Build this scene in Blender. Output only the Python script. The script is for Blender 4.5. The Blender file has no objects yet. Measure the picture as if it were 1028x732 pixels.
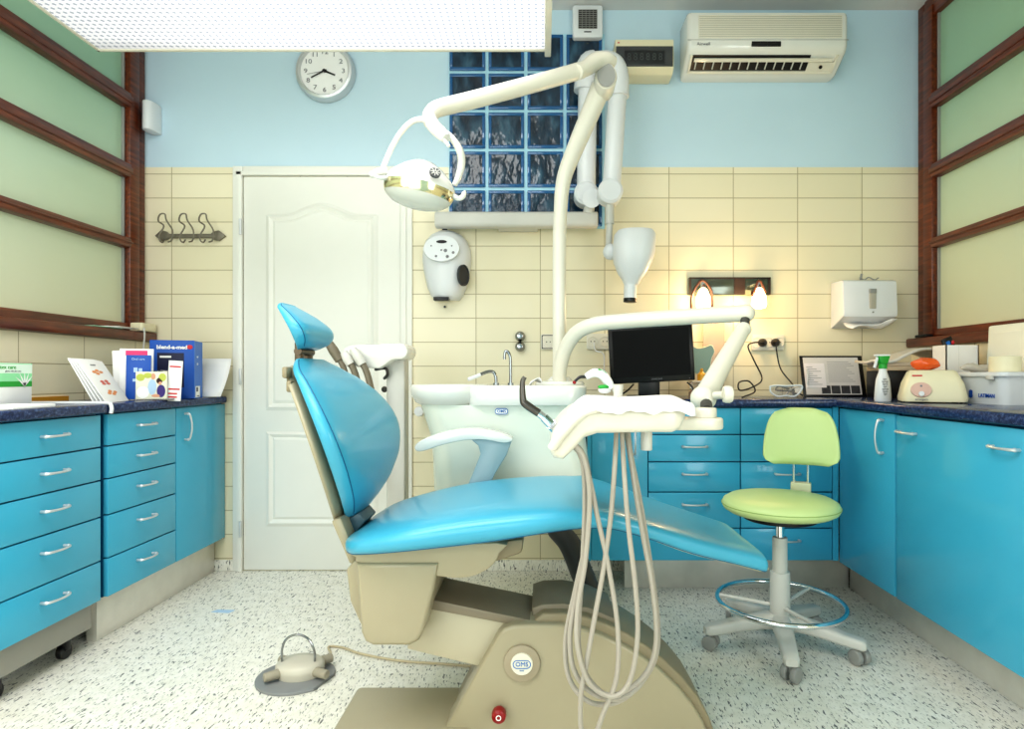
import bpy, bmesh, math, random
from mathutils import Vector, Matrix
random.seed(4)
PI = math.pi
scn = bpy.context.scene
COL = scn.collection
CX, CY, F, H = 545.0, 377.0, 603.0, 0.99       # principal point, focal length (px), eye height (m)

def P(px, py, d):
    return Vector(((px - CX) * d / F, d, H - (py - CY) * d / F))

# ------------------------------------------------------------------ materials
def lin(c):
    r = []
    for v in c[:3]:
        v /= 255.0
        r.append(v / 12.92 if v <= 0.04045 else ((v + 0.055) / 1.055) ** 2.4)
    return (*r, 1.0)

class NT:
    def __init__(self, name):
        self.m = bpy.data.materials.new(name); self.m.use_nodes = True
        self.t = self.m.node_tree; self.b = self.t.nodes['Principled BSDF']
    def n(self, kind, **kw):
        nd = self.t.nodes.new(kind)
        for k, v in kw.items():
            if k.startswith('i_'):
                nd.inputs[k[2:].replace('_', ' ')].default_value = v
            else:
                setattr(nd, k, v)
        return nd
    def l(self, a, b): self.t.links.new(a, b)
    def math(self, op, a, b=None, c=None):
        nd = self.n('ShaderNodeMath', operation=op)
        for i, v in enumerate((a, b, c)):
            if v is None: continue
            if isinstance(v, (int, float)): nd.inputs[i].default_value = v
            else: self.l(v, nd.inputs[i])
        return nd.outputs[0]
    def mix(self, f, a, b):
        nd = self.n('ShaderNodeMix', data_type='RGBA')
        for i, v in ((0, f), (6, a), (7, b)):
            if isinstance(v, (int, float)): nd.inputs[i].default_value = v
            elif isinstance(v, tuple): nd.inputs[i].default_value = v
            else: self.l(v, nd.inputs[i])
        return nd.outputs[2]
    def noise(self, vec, scale, detail=3, rough=.5):
        nd = self.n('ShaderNodeTexNoise'); nd.inputs['Scale'].default_value = scale
        nd.inputs['Detail'].default_value = detail; nd.inputs['Roughness'].default_value = rough
        if vec is not None: self.l(vec, nd.inputs['Vector'])
        return nd.outputs['Fac']
    def pos(self): return self.n('ShaderNodeNewGeometry').outputs['Position']
    def obj(self): return self.n('ShaderNodeTexCoord').outputs['Object']
    def ramp(self, f, stops, interp='LINEAR'):
        nd = self.n('ShaderNodeValToRGB'); cr = nd.color_ramp; cr.interpolation = interp
        while len(cr.elements) < len(stops): cr.elements.new(.5)
        for e, (p, c) in zip(cr.elements, stops): e.position = p; e.color = c
        self.l(f, nd.inputs[0]); return nd.outputs[0]
    def set(self, rough=.5, metal=0, spec=.5, coat=0, crough=.05, trans=0, ior=1.45):
        b = self.b.inputs
        b['Roughness'].default_value = rough; b['Metallic'].default_value = metal
        b['Specular IOR Level'].default_value = spec; b['Coat Weight'].default_value = coat
        b['Coat Roughness'].default_value = crough; b['Transmission Weight'].default_value = trans; b['IOR'].default_value = ior
    def bump(self, h, strength, dist=.01):
        nd = self.n('ShaderNodeBump'); nd.inputs['Strength'].default_value = strength; nd.inputs['Distance'].default_value = dist
        self.l(h, nd.inputs['Height']); self.l(nd.outputs[0], self.b.inputs['Normal'])

MC = {}
def mat(name, rgb, rough=.5, metal=0, coat=0, var=.06, scale=9, spec=.5, bump=0, bscale=200, trans=0, emit=0, ecol=None):
    if name in MC: return MC[name]
    t = NT(name); c = lin(rgb)
    f = t.noise(t.obj(), scale, 4)
    t.l(t.mix(f, tuple(x * (1 - var) for x in c[:3]) + (1,), tuple(min(1, x * (1 + var)) for x in c[:3]) + (1,)), t.b.inputs['Base Color'])
    t.set(rough, metal, spec, coat, trans=trans)
    if bump: t.bump(t.noise(t.obj(), bscale, 2), bump, .002)
    if emit:
        t.b.inputs['Emission Color'].default_value = lin(ecol or rgb); t.b.inputs['Emission Strength'].default_value = emit
    MC[name] = t.m
    return t.m

def tile_wall(name, hx, ox, oz, zsplit, axis, left_shift=None):
    t = NT(name); p = t.pos(); s = t.n('ShaderNodeSeparateXYZ'); t.l(p, s.inputs[0])
    u = s.outputs['X'] if axis == 'x' else s.outputs['Y']
    if left_shift is not None:
        u = t.math('ADD', u, t.math('MULTIPLY', t.math('LESS_THAN', s.outputs['X'], -1.0), left_shift))
    cb = t.n('ShaderNodeCombineXYZ')
    t.l(t.math('SUBTRACT', u, ox - 40 * hx), cb.inputs[0])
    z2 = t.math('SUBTRACT', s.outputs['Z'], oz - 40 * .122)
    t.l(z2, cb.inputs[1])
    br = t.n('ShaderNodeTexBrick', offset=0.0, squash=1.0)
    t.l(cb.outputs[0], br.inputs['Vector'])
    br.inputs['Scale'].default_value = 1; br.inputs['Brick Width'].default_value = hx; br.inputs['Row Height'].default_value = .122
    br.inputs['Mortar Size'].default_value = .0022; br.inputs['Mortar Smooth'].default_value = .1
    br.inputs['Color1'].default_value = lin((236, 228, 200)); br.inputs['Color2'].default_value = lin((231, 223, 193))
    br.inputs['Mortar'].default_value = lin((178, 166, 132))
    pn = t.noise(p, 3.0, 4)
    paint = t.mix(pn, lin((194, 219, 232)), lin((202, 226, 238)))
    up = t.math('GREATER_THAN', s.outputs['Z'], zsplit)
    t.l(t.mix(up, br.outputs['Color'], paint), t.b.inputs['Base Color'])
    t.set(.3)
    t.l(t.math('MULTIPLY_ADD', up, .42, .28), t.b.inputs['Roughness'])
    h = t.math('SUBTRACT', 1.0, br.outputs['Fac'])
    t.bump(t.math('MAXIMUM', h, up), .35, .003)
    return t.m

TILE_BACK = tile_wall('tile_and_paint_back', .3266, .967, 2.013, 2.048, 'x', .239)
TILE_SIDE = tile_wall('tile_side', .3266, 2.60, 2.013, 2.2, 'y')
WALL_BLUE = mat('blue_paint', (172, 212, 224), .7)
CEIL = mat('ceiling_paint', (214, 214, 212), .8, var=.02)

def floor_mat():
    t = NT('speckled_vinyl'); p = t.pos()
    def flecks(sx, sy, th, seed):
        mp = t.n('ShaderNodeMapping'); t.l(p, mp.inputs[0]); mp.inputs['Scale'].default_value = (sx, sy, 30)
        mp.inputs['Location'].default_value = (seed, seed * 2, 0)
        f = t.noise(mp.outputs[0], 1.0, 2.5, .6)
        return t.ramp(f, [(th, (0, 0, 0, 1)), (th + .035, (1, 1, 1, 1))])
    base = t.ramp(t.noise(p, 22, 4), [(.3, lin((230, 228, 216))), (.7, lin((243, 241, 232)))])
    a = flecks(130, 34, .607, 3); b = flecks(88, 24, .635, 11); c = flecks(140, 50, .565, 29)
    col = t.mix(t.math('MULTIPLY', c, .28), base, lin((150, 148, 140)))
    col = t.mix(t.math('MULTIPLY', a, .95), col, lin((62, 66, 72)))
    col = t.mix(t.math('MULTIPLY', b, .9), col, lin((40, 44, 52)))
    t.l(col, t.b.inputs['Base Color']); t.set(.34); t.bump(t.noise(p, 60, 2), .05, .002)
    return t.m
FLOOR = floor_mat()

def wood_mat():
    t = NT('dark_red_wood'); mp = t.n('ShaderNodeMapping'); t.l(t.obj(), mp.inputs[0]); mp.inputs['Scale'].default_value = (40, 4, 40)
    f = t.noise(mp.outputs[0], 1.6, 5, .6)
    t.l(t.ramp(f, [(.3, lin((66, 29, 14))), (.55, lin((108, 50, 25))), (.75, lin((138, 70, 36)))]), t.b.inputs['Base Color'])
    t.set(.35, coat=.2); t.bump(f, .1, .003); return t.m
WOOD = wood_mat()

def counter_mat():
    t = NT('navy_speckled_laminate'); o = t.pos()
    f = t.noise(o, 90, 5, .7); g = t.noise(o, 16, 4, .6)
    c = t.ramp(f, [(.35, lin((22, 32, 58))), (.52, lin((40, 58, 100))), (.70, lin((88, 110, 154)))])
    t.l(t.mix(t.math('MULTIPLY', g, .4), c, lin((28, 40, 74))), t.b.inputs['Base Color']); t.set(.16); return t.m
COUNTER = counter_mat()

def glass_panel():
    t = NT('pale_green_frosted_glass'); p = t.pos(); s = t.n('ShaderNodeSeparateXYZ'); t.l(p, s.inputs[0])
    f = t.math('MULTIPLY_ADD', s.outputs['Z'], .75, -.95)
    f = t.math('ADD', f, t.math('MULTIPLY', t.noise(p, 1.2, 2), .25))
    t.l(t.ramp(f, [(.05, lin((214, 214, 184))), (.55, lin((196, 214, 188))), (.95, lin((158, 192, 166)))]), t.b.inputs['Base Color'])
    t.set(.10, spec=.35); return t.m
PANE = glass_panel()

def cabinet_mat():
    t = NT('glossy_blue_laminate'); o = t.obj()
    t.l(t.mix(t.noise(o, 4, 3), lin((66, 168, 202)), lin((76, 179, 212))), t.b.inputs['Base Color'])
    t.set(.22, spec=.35, coat=.3, crough=.06); return t.m
CAB = cabinet_mat()
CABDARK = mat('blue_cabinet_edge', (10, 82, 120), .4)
KICK = mat('brushed_metal_plinth', (222, 219, 210), .3, .4, var=.12, scale=14)
KICKG = mat('grey_plinth', (150, 148, 140), .5)
CHROME = mat('chrome', (225, 228, 232), .08, 1.0, var=.03)
SATIN = mat('satin_steel', (214, 216, 217), .34, .6)
STEEL = mat('dark_chrome', (150, 153, 156), .14, 1.0, var=.05)
WHITE = mat('white_enamel', (226, 226, 219), .22, coat=.4, var=.03)
OFFW = mat('offwhite_plastic', (224, 220, 205), .3, coat=.2, var=.03)
CREAM = mat('cream_plastic', (228, 221, 190), .4, var=.03)
PAPER = mat('white_paper', (244, 244, 242), .8, var=.02)
WHITEP = mat('white_plastic', (224, 227, 229), .3, var=.02)
DOORW = mat('white_door_paint', (234, 234, 226), .45, var=.02)
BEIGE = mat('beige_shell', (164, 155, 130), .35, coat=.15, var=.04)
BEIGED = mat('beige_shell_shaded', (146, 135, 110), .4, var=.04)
ARMTOP = mat('brown_grey_cover', (134, 124, 106), .45, var=.05)
DARK = mat('black_plastic', (22, 22, 24), .35, var=.1)
GREYP = mat('grey_plastic', (150, 150, 146), .45)
LGREY = mat('light_grey_plastic', (204, 203, 196), .4)
DGREY = mat('dark_grey_rubber', (66, 64, 60), .55, bump=.3, bscale=400)
HOSE = mat('beige_grey_hose', (168, 161, 150), .35)
HOSED = mat('olive_grey_hose', (112, 104, 88), .4)
VINYL = mat('turquoise_vinyl', (68, 164, 194), .32, coat=.25, var=.04, bump=.05, bscale=500)
SEAM = mat('dark_turquoise_seam', (16, 96, 134), .5)
LIME = mat('lime_vinyl', (200, 220, 152), .42, var=.03, bump=.05, bscale=500)
RED = mat('red_knob', (140, 16, 18), .3)
GREEN = mat('green_plastic', (40, 160, 60), .35)
PRINTB = mat('print_blue', (24, 84, 176), .45, var=.05)
PRINTD = mat('print_navy', (28, 30, 66), .5)
LOGOB = mat('logo_blue', (30, 110, 190), .5)
PINK = mat('print_pink', (226, 60, 120), .5)
ORANGE = mat('print_orange', (226, 150, 90), .5)
SKIN = mat('print_skin', (214, 160, 130), .6)
REDP = mat('print_red', (200, 40, 50), .5)
HAIR = mat('print_hair', (60, 36, 28), .6)
PURP = mat('print_purple', (62, 44, 120), .6)
LBLUE = mat('print_light_blue', (176, 204, 228), .6)
YEL = mat('print_yellow_green', (190, 200, 90), .6)
GREYT = mat('print_grey', (130, 130, 134), .6)
MIRROR = mat('mirror_glass', (170, 176, 172), .03, 1.0, var=.01)
WARMB = mat('warm_bulb', (255, 226, 178), .3, emit=9, ecol=(255, 214, 150))
CLEAR = mat('clear_plastic', (244, 240, 236), .08, trans=.85, var=.01)
GOLD = mat('gold_reflector', (214, 204, 166), .14, .9, var=.15, scale=24)
LENS = mat('clear_lens', (250, 250, 240), .15, var=.01); LENS.node_tree.nodes['Principled BSDF'].inputs['Alpha'].default_value = .5
GROUT = mat('pale_blue_joint', (176, 220, 236), .6)
BRASS = mat('ochre_strip', (196, 140, 40), .5)

def block_glass():
    t = NT('wavy_dark_glass'); o = t.obj()
    d = t.n('ShaderNodeMapping'); t.l(t.pos(), d.inputs[0]); d.inputs['Scale'].default_value = (13, 3, 6); d.inputs['Rotation'].default_value = (0, .7, 0)
    f = t.noise(d.outputs[0], 1.6, 2, .4)
    t.l(t.ramp(f, [(.35, lin((22, 40, 56))), (.55, lin((34, 60, 80))), (.75, lin((62, 98, 120)))]), t.b.inputs['Base Color'])
    t.set(.14, spec=.6); t.bump(f, .4, .03); return t.m
BLOCKG = block_glass()
BLOCKB = mat('blue_block_rim', (30, 92, 144), .12, var=.15, coat=.5)

def diffuser_mat():
    t = NT('prismatic_diffuser'); p = t.pos(); s = t.n('ShaderNodeSeparateXYZ'); t.l(p, s.inputs[0])
    k = .0215
    fx = t.math('ABSOLUTE', t.math('SUBTRACT', t.math('FRACT', t.math('MULTIPLY', s.outputs['X'], 1 / k)), .5))
    fy = t.math('ABSOLUTE', t.math('SUBTRACT', t.math('FRACT', t.math('MULTIPLY', s.outputs['Y'], 1 / k)), .5))
    dot = t.math('ADD', fx, fy)
    m = t.ramp(dot, [(.35, (1, 1, 1, 1)), (.55, (.94, .94, .94, 1)), (.78, (.3, .34, .4, 1))])
    ex = t.math('MINIMUM', t.math('SUBTRACT', s.outputs['X'], -1.55), 0.6)      # dimmer towards its left end and far rim
    e = t.math('MULTIPLY_ADD', ex, 1.1, .75)
    ey = t.math('MINIMUM', t.math('MULTIPLY_ADD', t.math('SUBTRACT', 2.1, s.outputs['Y']), 6.0, .6), 1.0)
    em = t.n('ShaderNodeMix', data_type='RGBA', blend_type='MULTIPLY'); em.inputs[0].default_value = 1
    t.l(m, em.inputs[6])
    st = t.math('MULTIPLY', t.math('MULTIPLY', e, ey), 1.0)
    t.l(m, t.b.inputs['Emission Color']); t.l(st, t.b.inputs['Emission Strength'])
    t.b.inputs['Base Color'].default_value = (.22, .23, .25, 1); t.set(.3); return t.m
DIFF = diffuser_mat()

# ------------------------------------------------------------------ mesh builder
def catmull(pts, k):
    pts = [Vector(p) for p in pts]
    if k <= 1 or len(pts) < 3: return pts
    out = []
    q = [pts[0] * 2 - pts[1]] + pts + [pts[-1] * 2 - pts[-2]]
    for i in range(1, len(q) - 2):
        a, b, c, d = q[i - 1], q[i], q[i + 1], q[i + 2]
        for j in range(k):
            t = j / k
            out.append(.5 * ((2 * b) + (c - a) * t + (2 * a - 5 * b + 4 * c - d) * t * t + (3 * b - a - 3 * c + d) * t ** 3))
    out.append(pts[-1]); return out

class MB:
    def __init__(self): self.bm = bmesh.new(); self.mi = 0; self.X = None
    def _add(self, b, M=None):
        if M is not None: bmesh.ops.transform(b, matrix=M, verts=b.verts)
        if self.X is not None: bmesh.ops.transform(b, matrix=self.X, verts=b.verts)
        bmesh.ops.recalc_face_normals(b, faces=b.faces)
        for f in b.faces: f.material_index = self.mi
        me = bpy.data.meshes.new('tmp'); b.to_mesh(me); b.free()
        self.bm.from_mesh(me); bpy.data.meshes.remove(me); return self
    def _bev(self, b, bev, seg, ang=.5):
        if bev:
            es = [e for e in b.edges if len(e.link_faces) == 2 and e.calc_face_angle(0) > ang]
            bmesh.ops.bevel(b, geom=es, offset=bev, segments=seg, affect='EDGES', profile=.5, clamp_overlap=True)
    def box(self, x0, x1, y0, y1, z0, z1, bev=0, seg=2, M=None):
        b = bmesh.new(); bmesh.ops.create_cube(b, size=1)
        for v in b.verts:
            v.co = Vector((x0 + (v.co.x + .5) * (x1 - x0), y0 + (v.co.y + .5) * (y1 - y0), z0 + (v.co.z + .5) * (z1 - z0)))
        self._bev(b, bev, seg); return self._add(b, M)
    def prism(self, poly, a0, a1, axis='y', bev=0, seg=2, M=None, ang=.5):
        b = bmesh.new()
        f3 = {'y': lambda u, v, a: (u, a, v), 'x': lambda u, v, a: (a, u, v), 'z': lambda u, v, a: (u, v, a)}[axis]
        A = [b.verts.new(f3(u, v, a0)) for u, v in poly]; B = [b.verts.new(f3(u, v, a1)) for u, v in poly]
        n = len(poly); b.faces.new(A); b.faces.new(B[::-1])
        for i in range(n): b.faces.new((A[i], A[(i + 1) % n], B[(i + 1) % n], B[i]))
        bmesh.ops.recalc_face_normals(b, faces=b.faces)
        if bev:
            caps = [e for e in b.edges if any(len(f.verts) == n for f in e.link_faces)] if n > 6 else [e for e in b.edges if e.calc_face_angle(0) > ang]
            bmesh.ops.bevel(b, geom=caps, offset=bev, segments=seg, affect='EDGES', profile=.5, clamp_overlap=True)
        return self._add(b, M)
    def loft(self, rings, cap=True, closed=True, M=None):
        b = bmesh.new(); R = [[b.verts.new(p) for p in r] for r in rings]; n = len(R[0])
        for i in range(len(R) - 1):
            for j in range(n if closed else n - 1):
                b.faces.new((R[i][j], R[i][(j + 1) % n], R[i + 1][(j + 1) % n], R[i + 1][j]))
        if cap and closed:
            b.faces.new(R[0]); b.faces.new(R[-1][::-1])
        bmesh.ops.remove_doubles(b, verts=b.verts, dist=1e-6)
        return self._add(b, M)
    def tube(self, pts, r, n=12, k=6, flat=1.0, up=(0, 0, 1)):
        m = len(pts); rs = r if isinstance(r, (list, tuple)) else [r] * m
        pp = catmull([Vector(p) for p in pts], k)
        kk = k if (k > 1 and m >= 3) else 1
        rr = []
        for i in range(len(pp)):
            t = min(i / kk, m - 1); a = int(min(t, m - 2)); rr.append(rs[a] + (rs[a + 1] - rs[a]) * (t - a))
        rings = []; nrm = None
        for i, p in enumerate(pp):
            tg = (pp[min(i + 1, len(pp) - 1)] - pp[max(i - 1, 0)])
            tg = tg.normalized() if tg.length > 1e-9 else Vector((0, 0, 1))
            if nrm is None:
                u = Vector(up)
                if abs(u.dot(tg)) > .95: u = Vector((1, 0, 0))
                nrm = (u - tg * u.dot(tg)).normalized()
            else:
                nrm = (nrm - tg * nrm.dot(tg)).normalized()
            bi = tg.cross(nrm)
            rings.append([p + (nrm * math.cos(a) * flat + bi * math.sin(a)) * rr[i] for a in [2 * PI * j / n for j in range(n)]])
        return self.loft(rings)
    def cyl(self, p0, p1, r0, r1=None, n=28, bev=0):
        p0, p1 = Vector(p0), Vector(p1); r1 = r0 if r1 is None else r1
        b = bmesh.new(); L = (p1 - p0).length
        bmesh.ops.create_cone(b, cap_ends=True, segments=n, radius1=r0, radius2=r1, depth=L)
        if bev: self._bev(b, bev, 3, .8)
        q = (p1 - p0).to_track_quat('Z', 'Y').to_matrix().to_4x4()
        return self._add(b, Matrix.Translation((p0 + p1) / 2) @ q)
    def lathe(self, prof, M=None, n=32, sx=1, sy=1):
        rings = [[Vector((r * math.cos(a) * sx, r * math.sin(a) * sy, z)) for a in [2 * PI * j / n for j in range(n)]] for r, z in prof]
        return self.loft(rings, M=M)
    def ell(self, c, rx, ry, rz, M=None, n=24):
        b = bmesh.new(); bmesh.ops.create_uvsphere(b, u_segments=n, v_segments=n // 2, radius=1)
        T = Matrix.Translation(c) @ (M or Matrix()) @ Matrix.Diagonal((rx, ry, rz, 1)); return self._add(b, T)
    def poly(self, pts, thick=0):
        b = bmesh.new(); b.faces.new([b.verts.new(p) for p in pts]); return self._add(b)
    def mesh(self, me, M):
        b = bmesh.new(); b.from_mesh(me); return self._add(b, M)

WL = {}
def kids_loc(o): return WL.get(o, Vector((0, 0, 0)))
def obj(name, mb, mats, parent=None, smooth=35, sub=0, label=None):
    me = bpy.data.meshes.new(name); mb.bm.to_mesh(me); mb.bm.free()
    xs = [v.co for v in me.vertices]
    lo = Vector((min(v.x for v in xs), min(v.y for v in xs), min(v.z for v in xs))); hi = Vector((max(v.x for v in xs), max(v.y for v in xs), max(v.z for v in xs)))
    c = (lo + hi) / 2; c.z = lo.z
    me.transform(Matrix.Translation(-c))
    for m in (mats if isinstance(mats, (list, tuple)) else [mats]): me.materials.append(m)
    if smooth:
        me.shade_smooth()
        if smooth < 180: me.set_sharp_from_angle(angle=math.radians(smooth))
    o = bpy.data.objects.new(name, me); COL.objects.link(o); WL[o] = c
    if parent: o.parent = parent; o.location = c - kids_loc(parent)
    else: o.location = c
    if sub:
        s = o.modifiers.new('Subdivision', 'SUBSURF'); s.levels = sub; s.render_levels = sub
    if label: o['label'] = label
    return o
def thing(name, label, cat, loc, group=None):
    o = bpy.data.objects.new(name, None); COL.objects.link(o); o.location = loc; WL[o] = Vector(loc)
    o.empty_display_size = .1
    return tag(o, label, cat, group)
def tag(o, label, cat, group=None):
    o['label'] = label; o['category'] = cat
    if group: o['group'] = group
    return o
def struct(name, mb, mats, parent=None, smooth=0, **k):
    o = obj(name, mb, mats, parent, smooth, **k)
    if parent is None: o['kind'] = 'structure'
    return o
def sroot(name, loc):
    o = bpy.data.objects.new(name, None); COL.objects.link(o); o.location = loc; WL[o] = Vector(loc); o['kind'] = 'structure'; return o
def dup(root, delta, label=None):
    def cp(o, par):
        c = o.copy(); COL.objects.link(c); WL[c] = kids_loc(o) + Vector(delta)
        if par: c.parent = par
        for ch in list(o.children): cp(ch, c)
        return c
    kids_src = list(root.children)
    r = root.copy(); COL.objects.link(r); r.location = Vector(root.location) + Vector(delta); WL[r] = kids_loc(root) + Vector(delta)
    for ch in kids_src: cp(ch, r)
    if label: r['label'] = label
    return r

FACE = Matrix.Rotation(PI / 2, 4, 'X')                                # text plane facing the camera side (-Y)
FACE_L = Matrix.Rotation(PI / 2, 4, 'Z') @ FACE                        # facing +X
FACE_R = Matrix.Rotation(-PI / 2, 4, 'Z') @ FACE                       # facing -X
def text_mesh(body, size, ext=.0006, bold=0, sx=1.0):
    cu = bpy.data.curves.new('t', 'FONT'); cu.body = body; cu.size = size; cu.align_x = 'CENTER'; cu.align_y = 'CENTER'
    cu.extrude = ext; cu.offset = bold; cu.resolution_u = 3
    o = bpy.data.objects.new('t', cu); COL.objects.link(o)
    dg = bpy.context.evaluated_depsgraph_get(); dg.update()
    me = bpy.data.meshes.new_from_object(o.evaluated_get(dg))
    bpy.data.objects.remove(o); bpy.data.curves.remove(cu)
    if sx != 1: me.transform(Matrix.Diagonal((sx, 1, 1, 1)))
    return me
def add_text(mb, body, size, at, R=FACE, bold=0, sx=1.0, ext=.0006):
    me = text_mesh(body, size, ext, bold, sx); mb.mesh(me, Matrix.Translation(at) @ R); bpy.data.meshes.remove(me); return mb

def rrect(cx, cy, w, h, r, n=5):
    out = []
    for (sx, sy, a0) in ((1, 1, 0), (-1, 1, PI / 2), (-1, -1, PI), (1, -1, 1.5 * PI)):
        for i in range(n + 1):
            a = a0 + i / n * PI / 2
            out.append((cx + sx * (w / 2 - r) + r * math.cos(a), cy + sy * (h / 2 - r) + r * math.sin(a)))
    return out
def pxpoly(pts, d): return [(P(x, y, d).x, P(x, y, d).z) for x, y in pts]
def smooth2(pts, k=4, closed=True):
    q = [Vector((x, y, 0)) for x, y in pts]; n = len(q); out = []
    for i in range(n):
        a, b, c, d = q[i - 1], q[i], q[(i + 1) % n], q[(i + 2) % n]
        for j in range(k):
            t = j / k
            v = .5 * ((2 * b) + (c - a) * t + (2 * a - 5 * b + 4 * c - d) * t * t + (3 * b - a - 3 * c + d) * t ** 3); out.append((v.x, v.y))
    return out

# ------------------------------------------------------------------ room
BY = 3.05; LX = -1.985; RX = 1.87; CZ = 2.845; FY = -1.7
GLX, GRX = -2.03, 1.915                       # planes of the side glazing frames
struct('floor', MB().box(-2.3, 2.2, FY - .1, BY + .1, -.1, 0), FLOOR)
struct('ceiling', MB().box(-2.3, 2.2, FY - .1, BY + .1, CZ, CZ + .1), CEIL)
struct('wall_back', MB().box(-2.3, 2.2, BY, BY + .1, 0, CZ), TILE_BACK)
struct('wall_left', MB().box(-2.3, LX, FY, BY, 0, 1.16), TILE_SIDE)
struct('wall_right', MB().box(RX, 2.2, FY, BY, 0, 1.13), TILE_SIDE)
struct('wall_front', MB().box(-2.3, 2.2, FY - .1, FY, 0, CZ), WALL_BLUE)
bb = MB()
bb.box(LX, -1.56, BY - .012, BY, 0, .055, .004); bb.box(-.655, .45, BY - .012, BY, 0, .055, .004)
struct('baseboard_back', bb, FLOOR)

def glazing(idx, X, s, ylo=-1.2):
    """s=+1: frame faces +X (left wall); s=-1: right wall"""
    w = sroot('window_%d' % idx, (X, 1.5, 1.16))
    zb = 1.16 if s > 0 else 1.13
    a = lambda d: X + s * d
    def bx(m, d0, d1, y0, y1, z0, z1, bev=.006):
        x0, x1 = sorted((a(d0), a(d1))); m.box(x0, x1, y0, y1, z0, z1, bev)
    m = MB()
    bx(m, -.03, .012, 2.985, BY, zb, CZ)                         # corner stile
    bx(m, -.03, .028, 2.915, 2.985, zb + .05, CZ - .05)
    bx(m, -.03, .02, ylo, 2.985, CZ - .1, CZ)
    bx(m, -.03, .02, ylo, 2.985, zb + .02, zb + .085)            # bottom rail
    bx(m, -.03, .02, ylo, ylo + .1, zb, CZ)
    obj('frame', m, WOOD, w)
    for z0, z1 in ((2.29, 2.365), (1.95, 2.02), (1.608, 1.66)):
        m = MB(); bx(m, -.02, .03, ylo + .05, 2.93, z0, z1, .012); bx(m, -.02, .036, ylo + .05, 2.93, z0 + .022, z1 - .02, .004)
        obj('rail', m, WOOD, w)
    m = MB(); bx(m, -.05, s * (LX - X if s > 0 else RX - X) + .03, ylo, BY - .002, zb - .0, zb + .045, .008)
    obj('window_sill', m, WOOD, w)
    zz = [zb + .06, 1.61, 1.66, 1.95, 2.02, 2.29, 2.365, CZ - .07]
    for i in range(0, 8, 2):
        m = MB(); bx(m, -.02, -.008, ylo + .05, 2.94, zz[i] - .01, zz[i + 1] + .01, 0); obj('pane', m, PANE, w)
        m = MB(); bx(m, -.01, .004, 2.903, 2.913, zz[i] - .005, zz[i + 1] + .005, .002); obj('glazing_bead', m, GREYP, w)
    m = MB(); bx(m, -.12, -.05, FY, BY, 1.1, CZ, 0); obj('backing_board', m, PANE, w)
    return w
glazing(1, GLX, 1); glazing(2, GRX, -1)
struct('trim_1', MB().box(LX, LX + .012, 1.45, 2.5, .885, .905), BRASS)

# glass block window
w3 = sroot('window_3', (-.08, BY, 1.744))
x0, z0 = -.471, 1.744; pit = .1965
obj('joint_grid', MB().box(x0 - .004, x0 + pit * 4 - .002, BY - .012, BY + .02, z0 - .01, z0 + pit * 5 - .01), GROUT, w3)
blk = None
for r in range(5):
    for c in range(4):
        if blk is None:
            m = MB(); bx0, bz0 = x0, z0
            s_ = .180
            m.mi = 0
            for (p, q, u, v) in ((0, s_, 0, .016), (0, s_, s_ - .016, s_), (0, .016, .016, s_ - .016), (s_ - .016, s_, .016, s_ - .016)):
                m.box(bx0 + p, bx0 + q, BY - .022, BY - .008, bz0 + u, bz0 + v, .003)
            m.mi = 1; m.box(bx0 + .012, bx0 + s_ - .012, BY - .018, BY - .008, bz0 + .012, bz0 + s_ - .012)
            blk = obj('glass_block', m, [BLOCKB, BLOCKG], w3)
        else:
            o = blk.copy(); COL.objects.link(o); o.location = blk.location + Vector((c * pit, 0, r * pit))

# door
dr = sroot('door_1', (-1.12, BY, 0))
xl, xr, zt = P(245, 0, BY).x, P(403, 0, BY).x, 2.0
m = MB(); m.box(xl - .052, xl, BY - .016, BY, 0, zt + .05, .006); m.box(xr, xr + .058, BY - .016, BY, 0, zt + .05, .006); m.box(xl, xr, BY - .016, BY, zt, zt + .05, .006)
m.box(xl - .03, xl, BY - .026, BY - .01, 0, zt + .02, .004); m.box(xr, xr + .03, BY - .026, BY - .01, 0, zt + .02, .004); m.box(xl - .03, xr + .03, BY - .026, BY - .01, zt, zt + .02, .004)
obj('door_frame', m, DOORW, dr)
m = MB(); m.box(xl + .003, xr - .003, BY - .010, BY, .006, zt - .004, .002)
leaf = obj('door_leaf', m, DOORW, dr)
def ring_strip(m, outer, inner, ya, yb):
    n = len(outer)
    for i in range(n):
        a, b2 = outer[i], outer[(i + 1) % n]; c, d = inner[(i + 1) % n], inner[i]
        m.poly([(a[0], ya, a[1]), (b2[0], ya, b2[1]), (c[0], yb, c[1]), (d[0], yb, d[1])])
def arch_outline(x0, x1, zb, zs, zp, n=16):
    pts = [(x0, zb), (x1, zb)]
    for i in range(n + 1):
        t = i / n; x = x1 + (x0 - x1) * t
        s = max(0, 1 - abs(t - .5) / .36); s = s * s * (3 - 2 * s)
        pts.append((x, zs + (zp - zs) * s))
    return pts
def panel(zb, zs, zp):
    px0, px1 = P(268, 0, BY).x, P(380, 0, BY).x
    m = MB(); y = BY - .010
    o1 = arch_outline(px0, px1, zb, zs, zp); o2 = arch_outline(px0 + .018, px1 - .018, zb + .018, zs - .014, zp - .018); o3 = arch_outline(px0 + .036, px1 - .036, zb + .036, zs - .03, zp - .036); o4 = arch_outline(px0 + .05, px1 - .05, zb + .05, zs - .042, zp - .05)
    ring_strip(m, o1, o2, y - .001, y - .011); ring_strip(m, o2, o3, y - .011, y - .002); ring_strip(m, o3, o4, y - .002, y - .009)
    m.poly([(a, y - .009, b) for a, b in o4]); obj('door_panel', m, DOORW, dr, smooth=25)
zy = lambda py: P(0, py, BY).z
panel(zy(412), zy(216), zy(204)); panel(zy(528), zy(433), zy(433))
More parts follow.
